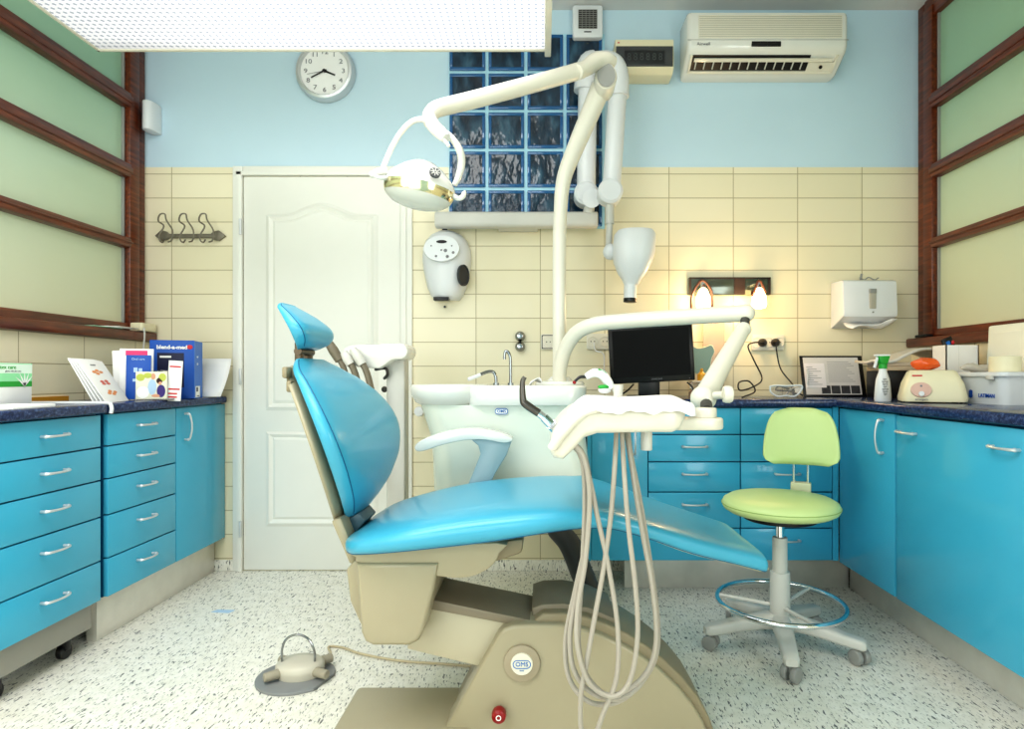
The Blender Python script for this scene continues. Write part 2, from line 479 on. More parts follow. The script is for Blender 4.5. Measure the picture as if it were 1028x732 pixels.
for py in (229, 378, 530):
    m = MB(); m.cyl((xl - .004, BY - .03, zy(py) - .04), (xl - .004, BY - .03, zy(py) + .04), .007, n=12, bev=.002); obj('hinge', m, SATIN, dr)

# ------------------------------------------------------------------ cabinets
def handle_h(parent, c, L, n, along):
    """bow handle: c centre, along = unit dir, n = outward normal"""
    c = Vector(c); n = Vector(n); a = Vector(along); m = MB()
    pts = [c - a * L / 2, c - a * L / 2 + n * .02, c - a * L * .25 + n * .03, c + n * .033, c + a * L * .25 + n * .03, c + a * L / 2 + n * .02, c + a * L / 2]
    m.tube(pts, [.005, .005, .004, .0038, .004, .005, .005], n=10, k=4)
    m.ell(c - a * L / 2 + n * .016, .0065, .0065, .0065, n=12); m.ell(c + a * L / 2 + n * .016, .0065, .0065, .0065, n=12)
    return obj('handle', m, SATIN, parent)
ZL = [.848, .728, .607, .473, .313, .168]
def drawer_unit_x(label, X, s, xb, y0, y1, plinth=None, hy=None):
    t = thing('drawer_cabinet', label, 'cabinet', ((X + xb) / 2, (y0 + y1) / 2, .168))
    m = MB(); a, b = sorted((X - s * .02, xb)); m.box(a, b, y0 + .001, y1 - .001, .168, .85); obj('carcass', m, CABDARK, t)
    for i in range(5):
        m = MB(); a, b = sorted((X, X - s * .019)); m.box(a, b, y0 + .002, y1 - .002, ZL[i + 1] + .0025, ZL[i] - .0025, .002)
        d = obj('drawer', m, CAB, t)
        handle_h(d, (X, hy or (y0 + y1) / 2, ZL[i] - .055), .092, (s, 0, 0), (0, 1, 0))
    return t
def drawer_unit_y(label, Y, yb, x0, x1):
    t = thing('drawer_cabinet', label, 'cabinet', ((x0 + x1) / 2, (Y + yb) / 2, .168))
    m = MB(); m.box(x0 + .001, x1 - .001, Y + .02, yb, .168, .85); obj('carcass', m, CABDARK, t)
    for i in range(5):
        m = MB(); m.box(x0 + .002, x1 - .002, Y, Y + .019, ZL[i + 1] + .0025, ZL[i] - .0025, .002)
        d = obj('drawer', m, CAB, t); handle_h(d, ((x0 + x1) / 2, Y, ZL[i] - .052), .105, (0, -1, 0), (1, 0, 0))
    return t
def counter(label, poly, front_edges=None):
    m = MB(); m.prism(poly, .852, .886, 'z', bev=.009, seg=3); return tag(obj('worktop', m, COUNTER), label, 'worktop')

# left run
c1 = drawer_unit_x('blue five-drawer cabinet on castors at the left picture edge', -1.612, 1, LX + .012, 1.74, 2.192, hy=1.975)
m = MB(); m.box(-1.69, -1.632, 1.75, 2.17, .078, .168); obj('plinth', m, KICKG, c1)
for (x, y) in ((-1.675, 2.10), (-1.675, 1.83), (-1.9, 2.10), (-1.9, 1.83)):
    m = MB(); m.cyl((x - .012, y, .026), (x + .012, y, .026), .026, n=20, bev=.004); m.box(x - .018, x + .018, y - .012, y + .012, .03, .085, .004); obj('castor', m, DARK, c1)
drawer_unit_x('blue five-drawer cabinet between the castor cabinet and the narrow corner cupboard', -1.61, 1, LX + .012, 2.222, 2.636)
t = thing('cupboard', 'tall-fronted blue cupboard with one vertical handle left of the white door', 'cabinet', (-1.79, 2.84, .168))
m = MB(); m.box(LX + .012, -1.63, 2.637, 3.045, .168, .85); obj('carcass', m, CAB, t)
m = MB(); m.box(-1.629, -1.61, 2.639, 3.043, .17, .846, .002); d = obj('door', m, CAB, t)
handle_h(d, (-1.61, 2.70, .76), .115, (1, 0, 0), (0, 0, 1))
tag(obj('plinth', MB().box(-1.70, -1.66, 2.235, 3.036, 0, .168, .002), KICK), 'silver metal plinth under the left blue cabinets', 'plinth')
wt1 = counter('navy speckled worktop with rounded white end strip under the glove box', [(LX + .002, 1.5), (-1.587, 1.5), (-1.587, 2.195), (LX + .002, 2.195)])
m = MB(); m.tube([(-1.583, 2.201, .852), (-1.580, 2.201, .868), (-1.588, 2.201, .888), (-1.62, 2.201, .889), (LX + .004, 2.201, .889)], .0065, n=8, k=4)
obj('joint_strip', m, WHITEP, wt1, label='white joint strip')
counter('navy speckled worktop under the brochures beside the white door', [(LX + .002, 2.207), (-1.587, 2.207), (-1.587, 3.02), (-1.62, BY - .002), (LX + .002, BY - .002)])

# back run + right run
YB = 2.66; XR_ = 1.31
t = thing('cupboard', 'blue cupboard with one vertical handle behind the hanging hoses', 'cabinet', (.33, 2.85, .168))
m = MB(); m.box(.197, .465, YB + .02, BY - .002, .168, .85); m.box(.197, .214, YB, BY - .002, .168, .85); obj('carcass', m, CAB, t)
m = MB(); m.box(.216, .464, YB, YB + .019, .17, .846, .002); d = obj('door', m, CAB, t); handle_h(d, (.405, YB, .70), .115, (0, -1, 0), (0, 0, 1))
drawer_unit_y('blue five-drawer cabinet under the black monitor', YB, BY - .002, .466, .875)
dcab = drawer_unit_y('blue five-drawer cabinet behind the green stool', YB, BY - .002, .876, 1.283)
obj('filler_panel', MB().box(1.284, 1.309, YB, YB + .02, .17, .85), CAB, dcab)
tag(obj('plinth', MB().box(.38, 1.425, 2.80, 2.82, 0, .168, .002), KICK), 'silver metal plinth under the back blue cabinets', 'plinth')
t = thing('cupboard', 'narrow blue cupboard with vertical handle in the right corner', 'cabinet', (1.58, 2.45, .168))
m = MB(); m.box(XR_ + .02, RX - .002, 2.236, 2.655, .168, .85); obj('carcass', m, CABDARK, t)
m = MB(); m.box(XR_, XR_ + .019, 2.237, 2.655, .165, .846, .002); d = obj('door', m, CAB, t); handle_h(d, (XR_, 2.31, .755), .125, (-1, 0, 0), (0, 0, 1))
t = thing('cabinet', 'wide blue cabinet with one large front and two horizontal handles', 'cabinet', (1.58, 1.9, .168))
m = MB(); m.box(XR_ + .02, RX - .002, 1.52, 2.222, .168, .85); obj('carcass', m, CABDARK, t)
m = MB(); m.box(XR_ - .002, XR_ + .019, 1.522, 2.222, .165, .843, .002); d = obj('front_panel', m, CAB, t)
handle_h(d, (XR_, 2.15, .785), .095, (-1, 0, 0), (0, 1, 0)); handle_h(d, (XR_, 1.695, .785), .095, (-1, 0, 0), (0, 1, 0))
tag(obj('plinth', MB().box(1.425, 1.445, 1.53, 2.79, 0, .168, .002), KICK), 'silver metal plinth under the right blue cabinets', 'plinth')
counter('navy speckled L-shaped worktop along the back and right walls', [(.185, BY - .001), (.185, 2.635), (1.287, 2.635), (1.287, 1.45), (RX - .001, 1.45), (RX - .001, BY - .001)])
ZC = .886

# ------------------------------------------------------------------ ceiling light fixture
t = thing('fluorescent_light', 'large white hanging fluorescent light box with prismatic diffuser', 'ceiling light', (-.76, 1.75, 2.115))
x0, x1, y0, y1 = -1.565, .028, 1.42, 2.115
m = MB(); m.box(x0, x1, y0, y1, 2.144, 2.21, .004)
m.box(x0, x1, y1 - .014, y1, 2.128, 2.15, .003); m.box(x0, x1, y0, y0 + .02, 2.128, 2.15, .003); m.box(x0, x0 + .012, y0, y1, 2.128, 2.15, .003); m.box(x1 - .022, x1, y0, y1, 2.110, 2.15, .003)
obj('housing', m, OFFW, t)
obj('diffuser', MB().box(x0 + .012, x1 - .022, y0 + .02, y1 - .014, 2.133, 2.143), DIFF, t, smooth=0)
for x in (x0 + .3, x1 - .3):
    m = MB(); m.cyl((x, 1.77, 2.205), (x, 1.77, CZ), .006, n=10); obj('suspension_rod', m, SATIN, t)

# ------------------------------------------------------------------ things on the back wall
# clock
cc = P(325.7, 71.2, 3.02); t = thing('wall_clock', 'round silver-rimmed white wall clock under the light box', 'clock', cc)
Rf = Matrix.Translation((cc.x, BY, cc.z)) @ FACE
m = MB(); m.lathe([(.0, .0), (.148, .0), (.149, .02), (.14, .042), (.128, .046), (.122, .038), (.120, .024)], M=Rf, n=56); obj('rim', m, SATIN, t)
m = MB(); m.cyl((cc.x, BY - .01, cc.z), (cc.x, BY - .028, cc.z), .123, n=48); face = obj('dial', m, PAPER, t)
m = MB()
for k in range(1, 13):
    a = PI / 2 - k * PI / 6; add_text(m, str(k), .032, (cc.x + .095 * math.cos(a), BY - .0295, cc.z + .095 * math.sin(a)), sx=1.25)
obj('numeral', m, GREYT, face)
def hand(nm, ang, L, w, mt, y):
    a = math.radians(90 - ang); d = Vector((math.cos(a), 0, math.sin(a))); q = Vector((-d.z, 0, d.x)); m = MB()
    o = Vector((cc.x, BY - y, cc.z)); m.poly([o - d * .012 - q * w, o + d * L - q * w * .8, o + d * L + q * w * .8, o - d * .012 + q * w]); obj(nm, m, mt, t)
hand('hour_hand', 112, .058, .005, DARK, .031); hand('minute_hand', 243, .075, .004, DARK, .033); hand('second_hand', 259, .088, .0015, GREYT, .032)
m = MB(); m.cyl((cc.x, BY - .03, cc.z), (cc.x, BY - .037, cc.z), .008, n=16); obj('hub', m, DARK, t)
# ventilation fan
a, b = P(575, 37.5, 3.0), P(605, 4.8, 3.0); t = thing('ventilation_fan', 'small square white ventilation fan above the glass blocks', 'fan', ((a.x + b.x) / 2, BY, a.z))
m = MB(); m.prism(rrect((a.x + b.x) / 2, (a.z + b.z) / 2, b.x - a.x, b.z - a.z, .012), BY - .05, BY, 'y', bev=.006); obj('housing', m, WHITEP, t)
m = MB(); gx, gz = (a.x + b.x) / 2, (a.z + b.z) / 2 + .008; m.box(gx - .046, gx + .046, BY - .052, BY - .045, gz - .046, gz + .046); obj('opening', m, DARK, t)
m = MB()
for i in range(11):
    q = -.046 + .0092 * i; m.box(gx - .046, gx + .046, BY - .055, BY - .051, gz + q - .0012, gz + q + .0012)
for i in range(6):
    q = -.046 + .0184 * i; m.box(gx + q - .0012, gx + q + .0012, BY - .056, BY - .051, gz - .046, gz + .046)
obj('grille', m, GREYP, t)
m = MB(); m.box(gx - .018, gx + .018, BY - .052, BY - .049, a.z + .025, a.z + .03); obj('badge', m, DARK, t)
# wall box with dark window
X0, X1 = P(617.5, 0, 2.93).x, P(676.5, 0, 2.93).x
t = thing('fuse_box', 'cream wall box with dark window left of the air conditioner', 'fuse box', ((X0 + X1) / 2, BY, 2.414))
m = MB(); m.prism([(BY, 2.468), (BY - .09, 2.470), (BY - .12, 2.492), (BY - .12, 2.63), (BY, 2.63)], X0, X1, 'x', bev=.004); obj('housing', m, CREAM, t)
m = MB(); m.box(X0 + .004, X1 - .004, BY - .123, BY - .115, 2.497, 2.596, .002); wn = obj('window', m, mat('smoked_window', (74, 76, 78), .25), t)
m = MB(); m.box(X0 + .045, X1 - .045, BY - .125, BY - .12, 2.508, 2.575, .001); pl = obj('display', m, mat('dark_display', (42, 44, 46), .4), wn)
for i in range(6):
    m = MB(); xx = X0 + .068 + i * .0305; y = BY - .127
    add_text(m, '8', .05, (xx, BY - .1262, 2.541), sx=.85); obj('digit', m, mat('dim_digit', (74, 78, 78), .4), pl)
m = MB(); m.box(X0 + .012, X0 + .022, BY - .122, BY - .119, 2.611, 2.615); obj('mark', m, REDP, t)
# air conditioner
X0, X1 = .692, 1.460; t = thing('air_conditioner', 'white wall-mounted split air conditioner under the ceiling', 'air conditioner', ((X0 + X1) / 2, BY, 2.43))
prof = [(BY, 2.478), (3.01, 2.476), (2.988, 2.480), (2.90, 2.532), (2.876, 2.552), (2.868, 2.58), (2.868, 2.705), (2.876, 2.727), (2.895, 2.738), (BY, 2.744)]
m = MB(); m.prism(prof, X0, X1, 'x', bev=.02, seg=3); obj('housing', m, WHITE, t)
m = MB(); m.box(X0 + .05, X1 - .03, 2.8645, 2.873, 2.600, 2.710, .003)
m.mi = 1
for i in range(12):
    z = 2.606 + i * .0086; m.box(X0 + .055, X1 - .035, 2.8635, 2.867, z, z + .0022)
obj('intake_grille', m, [OFFW, mat('grille_shadow', (176, 172, 158), .5)], t)
m = MB(); m.box(X0 + .305, X0 + .445, 2.866, 2.873, 2.562, 2.586, .002); dp = obj('display', m, DARK, t)
m = MB(); m.box(X0 + .0, X1 - .0, 2.8665, 2.87, 2.592, 2.594); obj('seam', m, GREYP, t)
Z = Vector((0, 1, 0))
# slanted outlet: frame of local coords on the lower face from (2.865,2.56) to (2.965,2.44)
sa, sb = Vector((0, 2.878, 2.549)), Vector((0, 2.986, 2.482)); sd = (sb - sa).normalized(); sn = Vector((0, -sd.z * -1, 0)); sn = Vector((0, sd.z, -sd.y)).normalized()
if sn.y > 0: sn = -sn
def slab(m, xa, xb, u0, u1, h0, h1):
    c = []
    for h in (h0, h1):
        for (x, u) in ((xa, u0), (xb, u0), (xb, u1), (xa, u1)):
            p = sa + sd * u + sn * h; c.append(Vector((x, p.y, p.z)))
    m.loft([c[:4], c[4:]])
m = MB(); slab(m, X0 + .03, X0 + .6, .022, .098, .002, .006); obj('outlet_opening', m, DARK, t)
for i in range(13):
    m = MB(); slab(m, X0 + .05 + i * .043, X0 + .055 + i * .043, .045, .09, .006, .012); obj('vertical_louvre', m, LGREY, t)
m = MB(); slab(m, X0 + .04, X1 - .06, .034, .05, .008, .016); slab(m, X0 + .6, X1 - .04, .055, .1, .004, .010); obj('flap', m, OFFW, t)
m = MB(); slab(m, X0 + .02, X0 + .03, .02, .105, .0, .012); slab(m, X1 - .045, X1 - .035, .02, .105, .0, .012); slab(m, X0 + .02, X1 - .035, .1, .112, .0, .012); obj('outlet_frame', m, OFFW, t)
m = MB(); m.cyl((X0 + .665, 2.945, 2.51), (X0 + .665, 2.935, 2.495), .008, n=14); obj('knob', m, DARK, t)
m = MB(); add_text(m, 'Airwell', .022, (X0 + .075, 2.8665, 2.573), R=FACE); obj('brand_text', m, GREYT, t)
# motion sensor
c = P(148.5, 116, 2.98); t = MB(); t.prism(smooth2([(c.x - .025, BY - .0), (c.x - .028, 2.985), (c.x - .010, 2.96), (c.x + .015, 2.965), (c.x + .026, 2.995), (c.x + .024, BY)], 3), c.z - .072, c.z + .072, 'z', bev=.006)
tag(obj('motion_sensor', t, WHITEP), 'small white alarm sensor in the left corner beside the window frame', 'sensor')
# coat hook rail
t = thing('coat_rack', 'grey metal coat rack with three double hooks left of the door', 'coat rack', P(190, 237, BY))
q = lambda x, y, d=3.03: P(x, y, d)
m = MB(); m.prism(pxpoly([(156, 237), (162, 231.5), (167, 232.5), (170, 235), (212, 235), (215, 232.5), (220, 231.5), (226.5, 237), (220, 242), (215, 241), (212, 239), (170, 239), (167, 241), (162, 242)], 3.04), 3.034, 3.05, 'y', bev=.002); obj('rail', m, mat('grey_bronze', (128, 122, 108), .45, .3), t)
for x in (163, 184, 204):
    m = MB(); m.tube([P(x + 2, 241, 3.03), P(x, 243.5, 3.0), P(x - 3, 241, 2.985), P(x - 3, 236, 2.99), P(x + 1.5, 227, 3.0), P(x - 4, 222, 2.965), P(x - 2.5, 215.5, 2.95), P(x + 2.5, 215, 2.955), P(x + 4, 221, 2.97), P(x + 10, 231, 3.0), P(x + 9.5, 241, 3.01), P(x + 6, 243, 3.03)], .0038, n=8, k=4); obj('hook', m, MC['grey_bronze'], t)
# oval dispenser
t = thing('soap_dispenser', 'white oval wall dispenser with round control panel above the basin', 'dispenser', P(446, 300, BY))
prof = [(300, 12.5), (296, 16), (288, 19.5), (277, 22), (268, 24), (258, 25), (248, 24.3), (240, 21.5), (234, 16), (230.5, 9), (229.5, 2)]
rings = []
for py, w in prof:
    cx, d = 446.5, 2.97; k = d / F; zc = P(0, py, d).z; W = w * k; x = (cx - CX) * k
    dep = .12 * (W / (25 * k)) ** .5
    rings.append([Vector((x - W * math.cos(PI * j / 20), BY - dep * math.sin(PI * j / 20) ** .8, zc)) for j in range(21)])
m = MB(); m.loft(rings, closed=True); obj('housing', m, WHITEP, t, smooth=60)
pc = P(443.5, 250, 2.93); tilt = Matrix.Translation((pc.x, pc.y - .003, pc.z)) @ Matrix.Rotation(math.radians(-9), 4, 'X') @ FACE
m = MB(); m.lathe([(.0, .0), (.088, .0), (.086, .008), (.0, .009)], M=tilt, n=40, sx=1, sy=.76); pn = obj('control_panel', m, mat('panel_silver', (226, 230, 232), .25), t)
m = MB(); m.lathe([(0, .009), (.026, .009), (.024, .012), (0, .0125)], M=tilt @ Matrix.Translation((0, .033, 0)), sy=.32); obj('indicator', m, DARK, pn)
m = MB()
for (x, y, r) in ((-.05, .012, .004), (.05, .012, .004), (.02, -.012, .009), (-.025, -.04, .006), (.03, -.042, .008), (.058, -.022, .007), (.0, -.01, .005)):
    m.lathe([(0, .0095), (r, .0095), (r * .8, .011), (0, .011)], M=tilt @ Matrix.Translation((x, y, 0)), n=12)
obj('button', m, GREYT, pn)
sc_ = P(465, 277.5, 2.97)
m = MB(); tm = Matrix.Translation(sc_ + Vector((0, -.025, 0))) @ Matrix.Rotation(math.radians(48), 4, 'Z') @ FACE
m.lathe([(0, .0), (.042, .0), (.042, .012), (.036, .014), (.034, .008), (0, .006)], M=tm, sy=1.25, sx=.85); obj('side_outlet', m, mat('dark_socket', (58, 60, 62), .4), t)
m = MB(); m.box(pc.x - .045, pc.x + .03, 2.95, 2.99, P(0, 302, 2.97).z, P(0, 298.5, 2.97).z, .002); obj('nozzle', m, DARK, t)
m = MB(); m.cyl(P(446.5, 229, 3.0), P(446.5, 232, 3.0), .013, n=14); m.cyl(P(446.5, 308, 3.045), P(446.5, 308, 3.03), .006, n=12); obj('mounting_stud', m, DARK, t)
# chrome valve pair
t = thing('wall_valve', 'two round chrome valve knobs stacked on the tiles above the basin', 'valve', P(522, 347, BY))
for y in (337.5, 348):
    c = P(522, y, 3.02); m = MB(); m.lathe([(0, 0), (.024, 0), (.026, .012), (.024, .028), (.014, .04), (0, .043)], M=Matrix.Translation((c.x, BY, c.z)) @ FACE, n=24); obj('knob', m, STEEL, t)
# sockets
def socket(label, px, py, n=1, w=.078, frame=False):
    c = P(px, py, BY); t = thing('wall_socket', label, 'socket', c)
    m = MB(); m.prism(rrect(c.x, c.z, w * n, .08, .008), BY - .014, BY, 'y', bev=.003); obj('plate', m, OFFW, t)
    for i in range(n):
        x = c.x + (i - (n - 1) / 2) * w; m = MB()
        m.lathe([(0, .004), (.019, .004), (.022, .014), (.024, .0165), (.026, .0165), (.027, .012)], M=Matrix.Translation((x, BY, c.z)) @ FACE, n=24); s = obj('receptacle', m, OFFW, t)
        m = MB()
        for q_ in (-.009, .009): m.cyl((x + q_, BY - .006, c.z), (x + q_, BY - .015, c.z), .003, n=8)
        obj('contact_hole', m, DARK, s)
    if frame:
        m = MB(); o = rrect(c.x, c.z, .068, .07, .006); o2 = rrect(c.x, c.z, .06, .062, .005); ring_strip(m, o, o2, BY - .0145, BY - .0145); obj('dark_frame', m, DARK, t)
    return t
socket('single black-edged socket left of the tall white pole', 550.5, 343.5, 1, frame=True)
socket('double socket on the tiles left of the monitor', 601, 343, 2, .062)
s3 = socket('socket box holding two black plugs right of the tray arm', 770, 344, 3, .055)
for i, (x, pts) in enumerate(((766, [(766, 344, 2.99), (757, 344, 2.97), (751, 348, 2.98), (757, 362, 2.97), (765, 380, 2.93), (757, 388, 2.86), (743, 392, 2.80), (742, 384, 2.82), (752, 383, 2.86), (758, 393, 2.85), (745, 399, 2.78)]), (779, [(779, 343, 2.99), (780, 355, 2.98), (784, 371, 2.97), (795, 385, 2.93), (799, 391, 2.86), (788, 388, 2.84), (783, 392, 2.80), (796, 393, 2.78), (806, 397, 2.77)]))):
    t = thing('power_plug', ['black plug with a looping cable in the left hole of the socket box', 'black plug with a hanging cable in the right hole of the socket box'][i], 'plug', P(x, 344, BY))
    c = P(x, 344, 3.02); m = MB(); m.lathe([(0, .014), (.020, .014), (.021, .03), (.014, .05), (.007, .06), (0, .06)], M=Matrix.Translation((c.x, BY, c.z)) @ FACE, n=20); obj('plug_body', m, DARK, t)
    m = MB(); m.tube([P(*p_) for p_ in pts], .0036, n=8, k=5); obj('cable', m, DARK, t)
# white cable by the double socket
m = MB(); m.tube([P(596, 344, 3.02), P(598, 352, 3.01), P(606, 356, 3.0), P(607, 374, 3.0), P(612, 388, 2.97), P(620, 397, 2.92)], .003, n=8, k=5)
tag(obj('cable', m, WHITEP), 'thin white cable hanging from the double socket left of the monitor', 'cable')
# lit mirror lamp
a, b = P(692, 296, 3.02), P(773.5, 278.5, 3.02)
t = thing('mirror_lamp', 'dark mirror-backed wall lamp with two glowing bulbs', 'wall lamp', ((a.x + b.x) / 2, BY, a.z))
m = MB(); m.box(a.x, b.x, BY - .03, BY, a.z, b.z, .002); obj('back_plate', m, mat('smoked_mirror', (96, 104, 98), .12, .7), t)
m = MB(); m.box(a.x, b.x, BY - .034, BY - .028, b.z - .006, b.z); m.box(a.x, a.x + .008, BY - .034, BY - .028, a.z, b.z); m.box(b.x - .012, b.x, BY - .034, BY - .028, a.z, b.z); m.box(a.x + .225, a.x + .28, BY - .033, BY - .029, a.z, b.z); obj('plate_trim', m, mat('dark_brown_trim', (50, 34, 24), .4), t)
for px in (706, 762):
    m = MB(); m.tube([P(px, 284, 3.02), P(px, 284, 2.97), P(px, 290, 2.955)], .014, n=14, k=4)
    s = obj('lamp_holder', m, CHROME, t)
    m = MB(); c = P(px, 300, 2.955); m.lathe([(.012, .052), (.020, .044), (.034, .008), (.037, -.03), (.030, -.045), (.0, -.052)], M=Matrix.Translation(c), n=24); obj('bulb', m, WARMB, s)
for (x1, x2) in ((694, 715), (755, 769)):
    m = MB(); m.tube([P(x1, 312 if x1 < 700 else 293, 2.96), P(x1 + 1, 296, 2.94), P((x1 + x2) / 2, 281.5, 2.93), P(x2 - 1, 292, 2.94), P(x2, 308 if x1 < 700 else 293, 2.96)], .006, n=8, k=5); obj('wire_loop', m, mat('brown_wire', (70, 38, 26), .4), t)
# towel dispenser
a, b = P(833.5, 331, 2.98), P(900.5, 280, 2.94)
t = thing('towel_dispenser', 'white paper towel dispenser on the tiles beside the right window', 'towel dispenser', ((a.x + b.x) / 2, BY, a.z))
zt_, zm = P(0, 281, 2.93).z, P(0, 318, 2.93).z; xa, xb = P(846, 0, 2.93).x, P(900, 0, 2.93).x
m = MB(); m.prism([(BY, P(0, 330, BY).z), (BY - .012, P(0, 330, BY).z), (2.92, zm), (2.915, zm + .015), (2.925, zt_ - .008), (2.94, zt_), (BY, zt_ + .004)], P(833.5, 0, BY).x, xb, 'x', bev=.008); obj('housing', m, WHITEP, t)
cx = P(876, 0, 2.918).x
m = MB(); m.box(cx - .016, cx + .016, 2.913, 2.922, P(0, 310, 2.918).z, P(0, 290, 2.918).z, .003); wn = obj('level_window', m, mat('window_grey', (176, 172, 160), .3), t)
m = MB(); m.box(cx - .017, cx + .017, 2.911, 2.92, P(0, 294.5, 2.918).z, P(0, 290, 2.918).z, .002); m.cyl((cx, 2.916, P(0, 313.5, 2.918).z), (cx, 2.911, P(0, 313.5, 2.918).z), .004, n=10); obj('lock', m, GREYP, t)
m = MB(); m.tube([P(863, 279, 2.98), P(868, 281, 2.95), P(872, 278.5, 2.95), P(878, 281, 2.95), P(882, 279, 2.96)], .003, n=6, k=4); m.tube([P(864, 281, 3.0), P(865, 275, 3.0)], .006, n=8); obj('hanging_wire', m, GREYP, t)
m = MB(); zz0 = P(0, 324.5, 2.96).z
pts = []
for i in range(9):
    u = i / 8; x = P(848 + 45 * u, 0, 2.96).x
    pts.append([Vector((x, 2.99, zz0 + .012)), Vector((x + .005, 2.95, zz0 - .004 - .02 * (1 - abs(u - .25)) + .012 * math.sin(u * 7))), Vector((x + .01, 2.91, zz0 - .03 + .045 * u + .008 * math.sin(u * 9)))])
m.loft(pts, closed=False); tw = obj('paper_towel', m, PAPER, t); tw.modifiers.new('Solid', 'SOLIDIFY').thickness = .002

# ------------------------------------------------------------------ x-ray machine
t = thing('xray_machine', 'white wall-mounted x-ray machine with folded arms and cone head', 'x-ray machine', P(520, 220, BY))
yb = 2.93
a, b = P(437, 228.5, yb), P(600, 213, yb)
m = MB(); m.prism(rrect(yb + .01, (a.z + b.z) / 2, .07, b.z - a.z, .02), a.x, b.x, 'x', bev=.006); m.box(a.x + .3, a.x + .5, yb + .03, BY, a.z + .005, b.z - .005, .004); obj('wall_arm', m, LGREY, t)
m = MB(); m.cyl((b.x - .045, yb, b.z - .01), P(592.5, 196, yb), .028, .024, bev=.003); obj('stem', m, LGREY, t)
def knuckle(px, py, d, r):
    c = P(px, py, d); m = MB(); m.lathe([(0, -.05), (r * .8, -.05), (r, -.04), (r, .04), (r * .8, .05), (0, .05)], M=Matrix.Translation(c) @ FACE, n=28); return m
m = knuckle(588, 196, 2.93, .058); m.cyl(P(594, 199, 2.93), P(594, 199, 2.865), .045); obj('lower_joint', m, WHITEP, t)
m = MB(); m.tube([P(588.5, 190, 2.93), P(590, 78, 2.93)], .046, n=16, k=1, flat=1.0); m.tube([P(587, 92, 2.93), P(590, 66, 2.93), P(598, 62, 2.93)], .054, n=16); obj('rising_arm', m, WHITEP, t)
m = MB(); m.tube([P(597, 64, 2.88), P(612, 64, 2.84), P(619, 74, 2.82), P(620, 98, 2.82)], .054, n=18); obj('elbow_cover', m, WHITEP, t)
m = MB(); m.tube([P(620, 95, 2.82), P(614, 188, 2.82)], .043, n=16, k=1); obj('falling_arm', m, WHITEP, t)
m = knuckle(612, 194, 2.82, .058); obj('upper_joint', m, WHITEP, t)
m = MB(); m.cyl(P(612, 200, 2.82), P(612, 225, 2.82), .021, n=20); m.cyl(P(612, 222, 2.82), P(611, 248, 2.82), .016, n=20); obj('hanger_rod', m, LGREY, t)
m = MB(); m.ell(P(613, 253, 2.80), .036, .036, .038); m.tube([P(613, 253, 2.80), P(626, 254, 2.78)], .024, n=14); obj('head_joint', m, WHITEP, t)
prof = [(233.0, 15), (232.5, 18), (236, 20.5), (244, 21.2), (254, 21), (264, 19), (274, 14.5), (281, 9.5), (286, 7)]
rings = []
for py, w in prof:
    d = 2.76; k = d / F; c = P(637.5 - (py - 232) * .07, py, d); r = w * k
    rings.append([c + Vector((r * math.copysign(abs(math.cos(a)) ** .8, math.cos(a)), .95 * r * math.copysign(abs(math.sin(a)) ** .8, math.sin(a)), 0)) for a in [2 * PI * j / 32 for j in range(32)]])
m = MB(); m.loft(rings); hd = obj('tube_head', m, WHITEP, t, smooth=50)
m = MB(); c = P(636, 233.5, 2.76); m.prism(rrect(c.x, c.y, .11, .09, .03), c.z - .004, c.z + .006, 'z', bev=.003); obj('top_recess', m, LGREY, hd)
m = MB(); m.cyl(P(633, 284, 2.76), P(632.5, 300, 2.76), .030, .029, n=28); cn = obj('cone', m, WHITEP, t)
m = MB(); m.cyl(P(632.5, 299.5, 2.76), P(632.4, 303.5, 2.76), .0305, n=28, bev=.002); obj('cone_tip', m, DARK, cn)

# ------------------------------------------------------------------ spittoon unit with pole
t = thing('spittoon_unit', 'white dental spittoon unit with basin, taps and tall pole behind the chair', 'dental unit', (-.15, 2.3, 0))
spit = t
def rr_ring(x0, x1, y0, y1, z, r, n=6): return [Vector((x, y, z)) for x, y in rrect((x0 + x1) / 2, (y0 + y1) / 2, x1 - x0, y1 - y0, r, n)]
m = MB(); m.loft([rr_ring(-.33, .17, 2.2, 2.5, .44, .08), rr_ring(-.39, .20, 2.14, 2.53, .49, .09), rr_ring(-.40, .185, 2.13, 2.53, .58, .09), rr_ring(-.405, .165, 2.13, 2.53, .70, .09), rr_ring(-.415, .155, 2.13, 2.53, .78, .09), rr_ring(-.435, .148, 2.13, 2.53, .84, .09), rr_ring(-.45, .145, 2.13, 2.53, .885, .09)])
obj('body', m, mat('pale_mint_enamel', (222, 228, 216), .25, coat=.3, var=.02), t, smooth=50)
m = MB(); m.loft([rr_ring(-.27, .150, 2.105, 2.55, .885, .07), rr_ring(-.27, .155, 2.10, 2.55, .90, .07), rr_ring(-.27, .158, 2.10, 2.55, .948, .07), rr_ring(-.265, .152, 2.106, 2.545, .954, .07)]); obj('top_slab', m, WHITE, t, smooth=50)
bc = Vector((-.345, 2.24, 0))
m = MB(); m.lathe([(0, .872), (.09, .874), (.128, .892), (.143, .92), (.146, .95), (.140, .956), (.128, .952), (.11, .93), (.06, .905), (0, .90)], M=Matrix.Translation(bc), n=48, sy=1.0); obj('basin', m, WHITE, t, smooth=60)
m = MB(); b0 = P(512.6, 386, 2.25); m.tube([P(512.6, 386, 2.25), P(512.6, 372, 2.25), P(512.2, 359, 2.25), P(510, 353.5, 2.25), P(507.5, 353, 2.25), P(506.5, 357, 2.25), P(506.5, 361, 2.25)], .0055, n=12, k=5); m.cyl((b0.x, b0.y, .953), (b0.x, b0.y, .962), .011); obj('cup_filler_tap', m, STEEL, t)
